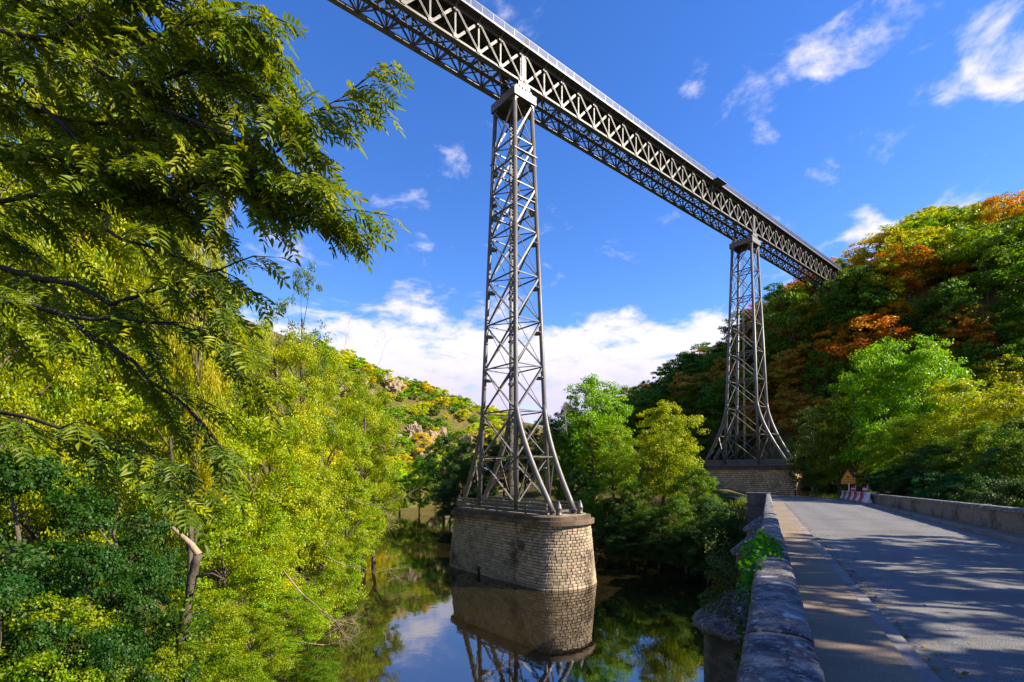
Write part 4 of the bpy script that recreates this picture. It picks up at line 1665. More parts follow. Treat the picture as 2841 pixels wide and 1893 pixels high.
def build_riverside():
    # far bend: trees closing the reach, light and shade put into leaf colour
    g = 'trees coloured for light and shade at the river bend'
    for px, d, top, rad in ((1110, 122, 1330, 4), (1165, 118, 1265, 5), (1230, 112, 1205, 5.5), (1285, 104, 1215, 5), (1340, 100, 1190, 5), (1400, 98, 1210, 5), (1460, 95, 1180, 5), (1520, 92, 1150, 5), (1250, 96, 1330, 4), (1330, 92, 1330, 4), (1580, 90, 1120, 5), (1060, 128, 1310, 4), (1010, 120, 1340, 4)):
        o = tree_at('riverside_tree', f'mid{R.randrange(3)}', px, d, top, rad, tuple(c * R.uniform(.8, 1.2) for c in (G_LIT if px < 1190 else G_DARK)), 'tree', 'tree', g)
        number(o, 'green', 'tree', px, (0, (), ('at the river bend',)), (px, (1200, 1350, 1480), ('upstream', 'behind the pier', 'behind the tower foot', 'right of the tower foot')))
    name_them()
    # far bank beside the tower
    for k, px, d, top, rad, col, lab in (
            ('mid0', 1650, 76, 1035, 7.2, (.16, .29, .014), 'tall bright green tree between the two towers'),
            ('mid1', 1845, 64, 1115, 5.6, (.23, .27, .014), 'golden-green round-headed tree in front of the far tower'),
            ('ivy', 1640, 68, 1150, 2.3, (.14, .2, .014), 'ivy-clad trunk below the tall green tree'),
            ('ivy', 1585, 70, 1180, 2.2, (.07, .17, .014), 'green ivy-clad tree beside the river tower'),
            ('mid2', 1550, 74, 1190, 3.6, G_MID, 'green tree just behind the river tower foot'),
            ('mid0', 1760, 60, 1330, 3.4, G_MID, 'low green tree leaning over the dark water'),
            ('mid1', 1700, 60, 1380, 3.0, G_DARK, 'dark bushy tree at the water beside the pier'),
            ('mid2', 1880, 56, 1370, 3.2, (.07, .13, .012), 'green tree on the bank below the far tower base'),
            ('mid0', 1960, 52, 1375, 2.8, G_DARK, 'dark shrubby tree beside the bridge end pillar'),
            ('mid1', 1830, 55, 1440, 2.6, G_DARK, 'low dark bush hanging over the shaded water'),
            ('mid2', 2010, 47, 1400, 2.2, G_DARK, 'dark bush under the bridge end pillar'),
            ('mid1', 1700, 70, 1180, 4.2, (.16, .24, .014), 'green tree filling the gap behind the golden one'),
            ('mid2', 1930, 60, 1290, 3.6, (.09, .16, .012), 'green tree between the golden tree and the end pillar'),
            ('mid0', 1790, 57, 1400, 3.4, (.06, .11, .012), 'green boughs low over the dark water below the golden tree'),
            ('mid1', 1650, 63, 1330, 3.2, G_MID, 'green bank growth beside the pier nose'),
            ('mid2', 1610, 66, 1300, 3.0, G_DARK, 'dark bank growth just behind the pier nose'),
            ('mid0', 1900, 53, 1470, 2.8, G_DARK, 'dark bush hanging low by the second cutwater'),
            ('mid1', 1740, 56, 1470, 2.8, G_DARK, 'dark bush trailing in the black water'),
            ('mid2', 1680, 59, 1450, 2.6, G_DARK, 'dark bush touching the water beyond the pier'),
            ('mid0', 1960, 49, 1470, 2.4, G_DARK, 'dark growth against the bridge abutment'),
            ('sparse', 1590, 74, 1105, 2.2, G_MID, 'half-bare thin tree rising beside the river tower')):
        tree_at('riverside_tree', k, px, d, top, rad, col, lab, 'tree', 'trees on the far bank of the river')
    # beyond the road
    for k, px, d, top, rad, col, lab in (
            ('mid0', 2450, 74, 935, 6.8, (.17, .31, .014), 'bright green maple with the higher domed top behind the barrier'),
            ('mid2', 2575, 76, 925, 6.8, (.16, .30, .014), 'bright green maple standing beside its domed twin above the parapet'),
            ('mid2', 2330, 76, 1070, 4.8, (.12, .15, .016), 'dull green tree over the warning sign'),
            ('mid0', 2250, 80, 1130, 4.2, (.05, .08, .012), 'dark olive tree beside the foot of the far tower'),
            ('mid1', 2670, 64, 1050, 5.4, (.28, .32, .016), 'yellow-green maple above the end of the parapet'),
            ('mid2', 2800, 60, 1060, 5.2, (.29, .31, .016), 'yellow-green maple farthest along the parapet'),
            ('mid0', 2510, 66, 1150, 4.4, (.13, .21, .014), 'green tree overhanging the middle of the parapet'),
            ('mid1', 2410, 82, 1180, 3.2, (.14, .17, .014), 'olive tree behind the utility pole'),
            ('mid2', 2740, 54, 1170, 4.2, (.12, .19, .013), 'shaded green tree close over the parapet'),
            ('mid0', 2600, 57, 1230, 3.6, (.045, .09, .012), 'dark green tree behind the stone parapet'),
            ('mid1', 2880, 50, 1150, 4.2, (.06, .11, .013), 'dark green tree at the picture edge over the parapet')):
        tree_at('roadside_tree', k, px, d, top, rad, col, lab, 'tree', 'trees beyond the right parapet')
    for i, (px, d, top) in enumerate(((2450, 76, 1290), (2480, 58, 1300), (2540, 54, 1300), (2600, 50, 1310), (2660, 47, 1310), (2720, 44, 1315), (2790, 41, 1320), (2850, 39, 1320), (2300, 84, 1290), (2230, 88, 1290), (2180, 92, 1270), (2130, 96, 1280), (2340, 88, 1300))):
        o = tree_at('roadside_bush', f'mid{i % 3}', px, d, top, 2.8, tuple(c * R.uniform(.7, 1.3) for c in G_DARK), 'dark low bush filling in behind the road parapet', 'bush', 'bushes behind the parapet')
        number(o, 'dark', 'bush', px, (0, (), ('low behind the road',)), (px, (2360, 2560, 2760), ('end', 'barriers', 'parapet', 'parapet edge')))
    name_them()
    # added islet right of the frame; its unseen trees shade the near road
    for i, (t, lat, h) in enumerate(((1, 11.0, 17.4), (6, 11.4, 18.2), (10.5, 10.8, 17.0), (15, 11.4, 17.6), (18.8, 11.6, 16.6), (8, 15, 19.0), (-3, 11.5, 18), (3.5, 13.5, 18.6), (13, 14.5, 18.8), (8.2, 12.4, 17.8), (17.3, 14.8, 18.6))):
        p = road(t, lat)
        plant('islet_shade_tree', 'shade_tree', p.x, p.y, gz(p.x, p.y) - .3, h, G_MID, f'{ORD[i]} tall unseen tree along the added islet downstream of the bridge', 'tree', 'shade trees on the added islet by the bridge', wide=.8)


build_riverside()


def build_left_bank():
    g = 'trees crowding the left river bank'
    for k, px, d, top, rad, col, lab in (
            # sunlit riverside growth from the far end towards the camera
            ('willow', 1010, 52, 1040, 4.6, (0.21, 0.268, 0.0144), 'yellow-green willow reaching farthest out along the left bank'),
            ('willow', 900, 46, 960, 5.0, (0.218, 0.271, 0.0144), 'golden-green willow with bare twigs over the river'),
            ('near0', 840, 40, 1200, 3.8, (0.224, 0.273, 0.013), 'light green alder leaning out over the water'),
            ('willow', 760, 38, 880, 4.6, (0.267, 0.305, 0.0144), 'tall yellow-green willow below the pale treetop'),
            ('near1', 960, 44, 1290, 3.2, (0.194, 0.251, 0.0115), 'green alder drooping to the river beside bare branches'),
            ('near2', 700, 32, 1150, 3.6, (0.205, 0.267, 0.013), 'light green alder in the middle of the bank'),
            ('tall0', 620, 36, 760, 4.4, (0.172, 0.218, 0.0144), 'green tree rising behind the drooping ash leaves'),
            ('tall1', 540, 24, -60, 1.75, (0.285, 0.285, 0.0144), 'tall ivy-clad trunk standing against the blue sky'),
            ('tall1', 380, 36, 600, 4.6, (0.218, 0.264, 0.0115), 'broad green tree behind the ash branches'),
            ('tall0', 200, 34, 480, 4.8, (0.162, 0.222, 0.0115), 'tall green tree high behind the ash boughs'),
            ('tall1', 60, 30, 330, 4.8, (0.211, 0.256, 0.0115), 'tall yellow-green tree at the picture edge behind the ash'),
            ('tall0', 300, 46, 120, 5.5, (0.288, 0.281, 0.0115), 'highest yellow-green tree seen through the ash leaves'),
            ('sparse', 830, 42, 720, 2.6, (0.112, 0.163, 0.036), 'pale thin treetop standing clear against the sky'),
            ('near2', 480, 27, 1000, 3.4, (0.239, 0.287, 0.0115), 'sunlit alder below the ash boughs'),
            ('near0', 160, 24, 900, 3.8, (0.2, 0.262, 0.0115), 'sunlit hazel with round leaves left of the broken trunk'),
            ('near3', 330, 21, 1240, 2.9, (0.028, 0.0721, 0.0112), 'alder coloured dark for shade in the hollow of the bank'),  # the darkest leaf colours here stand in for shade on the bank
            ('near1', 40, 19, 1250, 3.0, (0.028, 0.0721, 0.0112), 'hazel coloured dark for shade low at the picture edge'),
            ('near2', 620, 26, 1420, 2.5, (0.18, 0.257, 0.0115), 'sunlit alder around the broken trunk'),
            ('near0', 740, 30, 1450, 2.6, (0.243, 0.297, 0.0115), 'sunlit alder drooping over the brown shallows'),
            ('bush0', 860, 33, 1600, 2.3, (0.19, 0.255, 0.0115), 'leafy bush trailing into the shallows'),
            ('near1', 700, 24, 1690, 2.0, (0.157, 0.202, 0.0144), 'round green bush at the edge of the blue reflection'),
            ('near2', 560, 21, 1640, 2.0, (0.164, 0.212, 0.0144), 'bright bush at the foot of the broken trunk'),
            ('near0', 420, 18, 1560, 2.0, (0.028, 0.0721, 0.0112), 'shade-coloured bush under the dark alder'),
            ('near1', 250, 16.5, 1500, 2.0, (0.028, 0.0721, 0.0112), 'shade-coloured bush low on the bank'),
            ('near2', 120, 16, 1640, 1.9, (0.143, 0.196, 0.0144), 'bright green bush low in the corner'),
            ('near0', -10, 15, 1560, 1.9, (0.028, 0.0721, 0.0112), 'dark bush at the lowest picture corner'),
            ('near1', 880, 24.5, 1795, 1.4, (0.0818, 0.145, 0.0115), 'small dark bush dipping into the blue reflection'),
            ('near2', 640, 18.5, 1790, 1.5, (0.132, 0.192, 0.0144), 'low sunlit bush at the bottom of the bank'),
            ('near1', 470, 15.5, 1790, 1.5, (0.14, 0.182, 0.0144), 'low leafy bush below the broken trunk'),
            ('near0', 300, 14.5, 1740, 1.6, (0.028, 0.0721, 0.0112), 'low bush coloured dark for shade near the bottom edge'),
            ('near2', 130, 13.5, 1800, 1.5, (0.137, 0.204, 0.0144), 'low bright bush in the bottom corner'),
            ('tall0', 90, 26, -160, 4.6, (0.244, 0.275, 0.0128), 'golden-green tree filling the top corner behind the ash'),
            ('tall1', 300, 29, -120, 4.2, (0.224, 0.265, 0.0128), 'tall yellow-green tree close behind the upper ash boughs'),
            ('tall0', -60, 21, 150, 3.6, (0.197, 0.238, 0.0128), 'tall green tree cut by the picture edge'),
            ('near1', 1040, 58, 1240, 3.6, (0.198, 0.248, 0.0128), 'yellow-green bush-like tree farthest out beside the water'),
            ('near3', 900, 41, 1420, 2.6, (0.189, 0.252, 0.0128), 'light green alder skirting the water below the willow'),
            ('near0', 1000, 50, 1370, 3.0, (0.158, 0.241, 0.0128), 'green alder skirting the far shallows'),
            ('bush1', 980, 44, 1490, 2.2, (0.161, 0.244, 0.0128), 'leafy bush over the far shallows'),
            ('bush0', 930, 38, 1560, 2.2, (0.172, 0.233, 0.0128), 'sunlit bush between the bare branches'),
            ('near2', 800, 29, 1640, 2.2, (0.153, 0.239, 0.0128), 'sunlit bush leaning out beside the bare branch'),
            ('near1', 760, 26, 1760, 1.7, (0.154, 0.236, 0.0128), 'leafy bush nearest the blue reflection'),
            ('near2', 250, 60, 700, 6, (0.167, 0.227, 0.0115), 'tree on the upper slope behind the alders'),
            ('near0', 650, 58, 900, 5, (0.245, 0.262, 0.0115), 'tree on the slope behind the tall willow'),
            ('near3', 80, 55, 500, 6, (0.172, 0.243, 0.0115), 'tree up the slope at the picture edge')):
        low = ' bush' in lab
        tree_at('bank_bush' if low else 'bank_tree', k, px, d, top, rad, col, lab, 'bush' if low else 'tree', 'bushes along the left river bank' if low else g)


build_left_bank()


def at(px, py, depth):
    """point on a pixel's ray at a distance in front of the lens"""
    return CAM + ray_dir(px, py) * depth


def leaf_part(mats):
    """one compound ash leaf: rachis with four or five pairs of leaflets and an end leaflet; grows along +x, droops"""
    out = []
    for v in range(6):
        rg = np.random.default_rng(200 + v)
        L = rg.uniform(.22, .29)
        pairs = 4 + v % 2
        b = MB()
        curve = lambda u: Vector((L * u, .02 * math.sin(u * 3 + v), -.06 * u * u - .01 * u))
        b.tube([curve(u) for u in (0, .35, .7, 1)], [.0032, .0026, .002, .0012], 4)
        nf0 = len(b.f)

        def leaflet(p, ang, ln):
            wd = ln * rg.uniform(.27, .34)
            d = Vector((math.cos(ang), math.sin(ang), rg.uniform(-.35, .05))).normalized()
            s = Vector((-d.y, d.x, rg.uniform(-.3, .3))).normalized()
            nrm = d.cross(s)
            prof = [(0, 0, 0), (.22, .36, .05), (.5, .5, .07), (.78, .3, .03), (1.04, 0, -.07), (.78, -.3, .03), (.5, -.5, .07), (.22, -.36, .05)]
            vs = [p + d * (u * ln) + s * (w * wd) + nrm * (h * ln) for u, w, h in prof]
            b.add(vs, [(0, 1, 2, 3, 4), (0, 4, 5, 6, 7)])
        for k in range(pairs):
            u = .28 + .62 * k / (pairs - 1)
            for s in (-1, 1):
                leaflet(curve(u), s * rg.uniform(.85, 1.15), rg.uniform(.085, .115) * (1 - .15 * abs(u - .6)))
        leaflet(curve(1.0), rg.uniform(-.2, .2), rg.uniform(.09, .12))
        me = b.mesh('leaf', M['leaf'])
        for nm in ('tint', 'clump'):
            a = me.attributes.new(nm, 'FLOAT', 'FACE')
            vals = np.full(len(b.f), rg.uniform(.25, .75))
            if nm == 'tint':
                vals = np.clip(vals + rg.normal(0, .15, len(b.f)), 0, 1)
            a.data.foreach_set('value', vals)
        out.append(me)
    return out


def build_ash():
    base = Vector((-36.6, -32.0, 0))
    base.z = gz(base.x, base.y) - .3
    root = empty('ash_tree', base, 'ash tree reaching over the river with long drooping feathered leaves across the upper corner', 'tree')
    rr = random.Random(21)
    trunk = [base, base + Vector((.1, .1, 4)), base + Vector((.0, -.2, 8)), base + Vector((.2, -.1, 11.5)), base + Vector((.3, .2, 15))]
    MB().tube(trunk, [.34, .27, .23, .18, .07], 12).build('trunk', M['bark_dark'], root)
    ctr = lambda z: trunk[2].lerp(trunk[3], (z - trunk[2].z) / (trunk[3].z - trunk[2].z))
    limbs = [
        ([(-330, 120, 4.6), (9, 89, 4.3), (154, 112, 4.2), (327, 234, 4.1), (402, 290, 4.0), (570, 435, 3.9), (720, 520, 3.8), (900, 590, 3.7)], .035, True),
        ([(154, 112, 4.2), (250, 40, 4.3), (346, 0, 4.3), (520, -90, 4.3)], .02, False),
        ([(402, 290, 4.0), (514, 327, 3.9), (682, 393, 3.8), (800, 346, 3.8), (960, 265, 3.7)], .018, False),
        ([(260, 170, 4.15), (420, 110, 4.0), (560, 60, 3.9), (700, 50, 3.8)], .018, False),
        ([(-260, 640, 4.2), (0, 560, 4.0), (220, 540, 3.9), (330, 435, 3.9), (560, 470, 3.8), (700, 470, 3.7), (830, 480, 3.6)], .026, True),
        ([(-260, 740, 4.2), (0, 742, 3.9), (210, 789, 3.8), (304, 845, 3.7), (440, 800, 3.6), (560, 760, 3.6), (650, 730, 3.6)], .03, True),
        ([(-200, 830, 4.0), (0, 840, 3.7), (187, 878, 3.6), (327, 976, 3.5), (411, 1055, 3.5), (520, 1130, 3.4), (600, 1260, 3.4)], .03, True),
        ([(-260, 1100, 3.6), (0, 1144, 3.4), (187, 1195, 3.3), (299, 1237, 3.3), (397, 1284, 3.2), (500, 1330, 3.2)], .02, True),
        ([(120, 300, 4.3), (240, 420, 4.2), (380, 520, 4.1), (470, 570, 4.0)], .02, False),
        ([(60, -60, 4.6), (300, -40, 4.4), (560, 30, 4.2), (660, 110, 4.1), (740, 170, 4.0)], .02, True),
        ([(-250, 230, 4.8), (0, 260, 4.6), (180, 330, 4.5), (380, 350, 4.4), (560, 330, 4.3), (700, 360, 4.2)], .022, True),
        ([(-250, 420, 4.6), (0, 400, 4.4), (160, 440, 4.3), (330, 520, 4.2), (460, 540, 4.1)], .02, True),
        ([(-200, -60, 4.8), (100, 10, 4.6), (320, 60, 4.5), (500, 140, 4.4), (640, 200, 4.3)], .02, True),
        ([(327, 234, 4.1), (520, 200, 4.0), (640, 230, 3.9), (740, 290, 3.8)], .016, False),
        ([(300, 640, 3.8), (400, 680, 3.7), (500, 720, 3.7), (560, 760, 3.6)], .014, False),
        ([(187, 878, 3.6), (330, 880, 3.5), (480, 900, 3.5), (620, 960, 3.4), (690, 1050, 3.4)], .014, False),
    ]
    twigs = []
    fw = Vector((math.sin(YAW), math.cos(YAW), 0))
    rt = Vector((math.cos(YAW), -math.sin(YAW), 0))
    for path, r0, joined in limbs:
        pts = [at(*p) for p in path]
        if joined:
            pts = [ctr(pts[0].z - .6)] + pts
        n = len(pts)
        # smooth by midpoints
        sm = [pts[0]]
        for a, c in zip(pts[:-1], pts[1:]):
            sm += [a.lerp(c, .5) + Vector((rr.uniform(-.03, .03), rr.uniform(-.03, .03), rr.uniform(-.03, .03))), c]
        rad = [r0 * (1 - .82 * i / (len(sm) - 1)) for i in range(len(sm))]
        if joined:
            rad[0] = r0 * 1.6
        MB().tube(sm, rad, 7).build('branch', M['bark_dark'], root)
        # twigs leave along the limb
        Ls = [0]
        for a, c in zip(pts[:-1], pts[1:]):
            Ls.append(Ls[-1] + (c - a).length)
        s = Ls[1] * .9 if joined else .15
        while s < Ls[-1]:
            i = max(k for k in range(len(Ls) - 1) if Ls[k] <= s)
            p = pts[i].lerp(pts[i + 1], (s - Ls[i]) / max(1e-6, Ls[i + 1] - Ls[i]))
            along = (pts[i + 1] - pts[i]).normalized()
            d = along * rr.uniform(.35, .9) + rt * rr.uniform(-.1, .5) + Vector((0, 0, 1)) * rr.uniform(-.75, .35) + fw * rr.uniform(-.5, .6)
            twigs.append((p, d.normalized(), rr.uniform(.28, .62)))
            s += rr.uniform(.05, .095) * (2.6 if path[-1][1] > 620 and path[0][1] > 600 else 1.0)
        twigs.append((pts[-1], (pts[-1] - pts[-2]).normalized(), .3))
    leaves = []
    tw = MB()
    for p, d, L in twigs:
        e = p + d * L + Vector((0, 0, -.18 * L))
        m = p.lerp(e, .5) + Vector((0, 0, .03))
        tw.tube([p, m, e], [.006, .0045, .0025], 4, caps=False)
        n = max(4, int(L / .065))
        for k in range(n):
            u = (k + 1) / n
            q = p.lerp(m, u * 2) if u < .5 else m.lerp(e, u * 2 - 1)
            for s in ((-1, 1) if k < n - 1 else (0,)):
                side = d.cross(Vector((0, 0, 1))).normalized() * s
                x = (d * rr.uniform(.3, .9) + side * rr.uniform(.4, 1.0) + Vector((0, 0, -1)) * rr.uniform(.2, 1.1) + rt * .35).normalized()
                z = Vector((rr.gauss(0, .35), rr.gauss(0, .35), 1))
                z = (z - x * z.dot(x)).normalized()
                y = z.cross(x)
                mt = Matrix((x, y, z)).transposed().to_4x4()
                mt.translation = q
                sc = rr.uniform(.42, .85)
                leaves.append((q, mt @ Matrix.Scale(sc, 4)))
    t = tw.build('twigs', M['bark_dark'], root)
    t['kind'] = 'stuff'
    ms = leaf_part(None)
    # leaves inside the picture, nearest first, are parts of their own; the rest is one mass
    vis, rest = [], []
    for q, mt in leaves:
        pr = project(q)
        (vis if pr and 0 < pr[0] < 2841 and 0 < pr[1] < 1893 else rest).append((pr[2] if pr else 99, mt))
    vis.sort(key=lambda v: v[0])
    cols = [(.075, .11, .016), (.11, .15, .014), (.18, .2, .012), (.27, .26, .012)]
    pick = lambda: cols[0] if rr.random() < .45 else cols[1] if rr.random() < .6 else cols[2] if rr.random() < .75 else cols[3]
    for d, mt in vis[:300]:
        o = put('leaf', ms[rr.randrange(6)], root, mt)
        o.color = (*pick(), 1)
    allv, allf, sz, tint, cl = [], [], [], [], []
    base_i = 0
    data = [(np.array([v.co[:] for v in m.vertices]), [list(p.vertices) for p in m.polygons]) for m in ms]
    for d, mt in vis[300:] + rest:
        V, F = data[rr.randrange(6)]
        m = np.array(mt)
        allv.append(V @ m[:3, :3].T + m[:3, 3])
        tb, cb = rr.random(), min(1, max(0, rr.gauss(.45, .3)))
        for f in F:
            allf += [base_i + i for i in f]
            sz.append(len(f)); tint.append(min(1, max(0, tb + rr.gauss(0, .12)))); cl.append(cb)
        base_i += len(V)
    me = fast_mesh('crown', np.concatenate(allv), allf, sz, M['leaf'], False, {'tint': tint, 'clump': cl})
    o = put('crown', me, root)
    o.color = (.14, .175, .013, 1)
    o['kind'] = 'stuff'


build_ash()


def twig_fan(b, p, d, L, r, depth, rr):
    """recursive bare twigs"""
    e = p + d * L
    m = p.lerp(e, .5) + Vector((rr.uniform(-.06, .06), rr.uniform(-.06, .06), rr.uniform(-.02, .08))) * L
    b.tube([p, m, e], [r, r * .8, r * .55], 5, caps=False)
    if depth:
        for k in range(rr.choice((2, 3, 4))):
            q = m.lerp(e, rr.uniform(-.4, 1.0))
            nd = (d + Vector((rr.gauss(0, .55), rr.gauss(0, .55), rr.gauss(.05, .45)))).normalized()
            twig_fan(b, q, nd, L * rr.uniform(.5, .8), r * .6, depth - 1, rr)


def build_dead_wood():
    rr = random.Random(33)
    for px, py, dep, d, L, r, lab in (
            (1010, 1400, 36, (.9, -.5, -.1), 2.0, .035, 'bare sandy branch spraying out over the far shallows'),
            (960, 1570, 29, (.9, -.3, -.15), 1.9, .035, 'bare orange branch hanging over the river beside the alder'),
            (840, 1650, 24, (.75, -.4, -.45), 1.9, .04, 'bare branch drooping towards the blue reflection'),
            (900, 1790, 19.5, (.9, -.2, .12), 1.1, .02, 'pale dead twigs sticking out of the water'),
            (1060, 1270, 40, (.8, -.5, .25), 1.8, .025, 'bare twigs standing out from the golden willow'),
            (950, 990, 41, (.2, -.1, 1.0), 1.9, .02, 'leafless twigs above the willow against the cloud'),
            (1050, 1010, 45, (.4, -.2, 1.0), 1.5, .018, 'thin leafless twigs at the tip of the willow'),
            (1570, 1180, 64, (-.1, .1, 1.0), 1.8, .04, 'dead grey treetop beside the river tower')):
        p = at(px, py, dep)
        b = MB()
        v = Vector((math.cos(YAW), -math.sin(YAW), 0)) * d[0] + Vector((math.sin(YAW), math.cos(YAW), 0)) * d[1] + Vector((0, 0, d[2]))
        v.normalize()
        # the branch grows out of the bank growth behind it
        twig_fan(b, p, v, L, r * .75, 4, rr)
        b.tube([p - v * 1.6 + Vector((0, 0, .25)), p - v * .7 + Vector((0, 0, .1)), p], [r * 1.1, r * .95, r * .8], 6)
        tag(b.build('dead_branch', M['twig']), lab, 'branch', 'bare branches along the river')
    # broken trunk standing on the bank
    root = empty('broken_tree', at(500, 1880, 14.4), 'broken dark tree trunk with a pale snapped limb rising from the bank', 'tree')
    key = [at(495, 1940, 14.4), at(503, 1870, 14.2), at(500, 1800, 14.1), at(512, 1730, 14.0), at(527, 1660, 13.9), at(532, 1600, 13.9), at(552, 1540, 13.8)]
    p, rads = [], []
    for i, (a, c) in enumerate(zip(key[:-1], key[1:])):
        for u in (0, .33, .66):
            q = a.lerp(c, u)
            f = (i + u) / 6
            p.append(q + Vector((noise.noise(q * 2.1), noise.noise(q * 2.1 + Vector((9, 0, 0))), 0)) * .05)
            rads.append((.165 - .065 * f) * (1 + .3 * noise.noise(q * 3.7)))
    p.append(key[-1]); rads.append(.1)
    MB().tube(p, rads, 12).build('trunk', M['bark'], root)
    p = [key[0], key[2], key[4], key[6]]
    MB().tube([p[3], at(530, 1510, 13.8), at(478, 1464, 13.7)], [.1, .08, .045], 8).build('snapped_limb', M['twig'], root)
    MB().tube([at(545, 1600, 13.9), at(590, 1592, 13.8), at(620, 1606, 13.7)], [.04, .03, .015], 6).build('stub', M['bark'], root)


def leaf_clump(name, pts, size, width, col, seed, label, cat, group=None, mat='leaf', up=.6, stems=None):
    rg = np.random.default_rng(seed)
    P = np.asarray(pts, float)
    V, k = leaf_arrays(P, rg.normal(size=P.shape) * .6 + np.array([0, 0, up]), size, width, rg, 'hex')
    root = empty(name, P.mean(0).tolist(), label, cat, group)
    me = fast_mesh('foliage', V, np.arange(len(P) * k), np.full(len(P), k), M[mat], False, {'tint': rg.random(len(P)), 'clump': np.clip(rg.normal(.5, .25, len(P)), 0, 1)})
    o = put('foliage', me, root)
    o.color = (*col, 1)
    o['kind'] = 'stuff'
    if stems:
        b = MB()
        for s in stems:
            b.tube(s, [.008, .005, .003][:len(s)] if len(s) <= 3 else .006, 4, caps=False)
        b.build('stems', M['bark'], root)
    return root


build_dead_wood()


def build_trunk_ivy():
    rg = np.random.default_rng(91)
    pts = []
    for i in range(900):
        f = rg.choice([.02, .08, .2, .28, .45, .62]) + rg.normal(0, .05)
        a = at(500, 1880, 14.1).lerp(at(548, 1545, 13.8), min(1, max(0, f)))
        pts.append((a + Vector(rg.normal(0, .17, 3).tolist()))[:])
    leaf_clump('trunk_ivy', pts, .09, .8, (.09, .16, .014), 92, 'ivy leaves climbing the broken trunk on the bank', 'ivy')


build_trunk_ivy()


def build_bridge_plants():
    rg = np.random.default_rng(44)
    # creeper tumbling over the left parapet
    pts = []
    for i in range(1000):
        t = rg.normal(6.2, .65)
        u = rg.beta(1.3, 1.9)
        lat = -.27 + u * .42
        top = .80 + .14 * math.exp(-((lat + .08) / .16) ** 2) * rg.random()
        z = top if lat > -.13 else .80 - rg.random() ** 1.5 * .4
        if lat > -.05 and abs(t - 6.2) > 1.25 * rg.random() + .25:
            continue
        pts.append(road(t, lat, z)[:])
    leaf_clump('creeper', pts, .042, .8, (.05, .17, .014), 45, 'bright green creeper spilling over the parapet coping', 'plant')
    # growth on the nearest cutwater cap
    tp = PIER_T[1]
    pts = []
    for i in range(2600):
        a = rg.uniform(0, math.pi)
        r = math.sqrt(rg.random())
        p = road(tp + 1.05 * r * math.cos(a) + rg.normal(0, .05), -.1 - 1.45 * r * math.sin(a))
        hump = .30 + .5 * max(0, math.cos((a - 1.9) * 1.2)) * (1 - r * .5)
        p.z = ROAD_Z0 + ROAD_SLOPE * tp - 1.75 + (1 - r) * 1.1 + rg.random() * hump
        pts.append(p[:])
    leaf_clump('cutwater_bush', pts, .06, .7, (.06, .10, .012), 46, 'olive bush and moss growing on the nearest cutwater cap', 'bush')
    stems, pts = [], []
    for i in range(16):
        c = road(tp + rg.uniform(-.3, .9), -.5 - rg.random() * .8)
        c.z = ROAD_Z0 - 1.3
        e = c + Vector((rg.normal(0, .35), rg.normal(0, .35), rg.uniform(.5, 1.25)))
        m = c.lerp(e, .5) + Vector((0, 0, .08))
        stems.append([c, m, e])
        for k in range(46):
            u = rg.uniform(.25, 1)
            q = c.lerp(m, u * 2) if u < .5 else m.lerp(e, u * 2 - 1)
            pts.append((q + Vector(rg.normal(0, .07, 3).tolist()))[:])
    leaf_clump('cutwater_shrub', pts, .055, .6, (.07, .11, .02), 47, 'thin upright shrub sprouting from the nearest cutwater', 'shrub', stems=stems)
    # ivy down the bridge wall
    pts = []
    for i in range(2600):
        t = rg.uniform(2.5, 9.5)
        z = -rg.random() ** 1.2 * (2.2 + .8 * math.sin(t * 2.1)) + .45 * math.sin(t * 3) - .1
        pts.append(road(t, -.12 - rg.random() * .13, z)[:])
    leaf_clump('wall_ivy', pts, .055, .8, (.03, .07, .012), 48, 'dark ivy hanging down the outer wall of the bridge', 'ivy')
    pts = []
    for i in range(900):
        t = rg.normal(27.3, .9)
        pts.append(road(t, -.2 - rg.random() * .5, -1.0 - rg.random() * .9)[:])
    leaf_clump('wall_ivy', pts, .07, .8, (.03, .06, .012), 49, 'dark ivy around the second cutwater cap', 'ivy')


build_bridge_plants()


def build_grass():
    """verge grass on the far bank"""
    rg = np.random.default_rng(60)
    P = []
    for i in range(9000):
        t, lat = rg.uniform(51, 96), rg.uniform(-9, 11)
        a = np.interp(t, [50, 54, 62, 88], [1.125, -.6, -3.0, -9])
        c = np.interp(t, [50, 68, 74, 88], [right_lat(50) - .59, 7.36, 6.4, 3.0])
        if a - .1 < lat < c + .15 or (lat > 7.2 and t < 70):
            continue
        p = road(t, lat)
        P.append((p.x, p.y, 0))
    P = np.array(P)
    P[:, 2] = terrain(P[:, :2]) - .02
    n = len(P)
    a = rg.uniform(0, 6.28, n)
    d = np.stack([np.cos(a), np.sin(a), np.zeros(n)], 1)
    h = rg.uniform(.25, .8, n)[:, None]
    lean = rg.normal(0, .25, (n, 3)) * [1, 1, 0]
    V = np.stack([P - d * .05, P + d * .05, P + (lean + [0, 0, 1]) * h], 1).reshape(-1, 3)
    me = fast_mesh('grass', V, np.arange(3 * n), np.full(n, 3), M['leaf'], False, {'tint': rg.random(n), 'clump': rg.random(n)})
    o = put('grass', me)
    o.color = (.10, .13, .02, 1)
    tag(o, 'rough grass along the verge at the far end of the bridge', 'grass', kind='stuff')


build_grass()


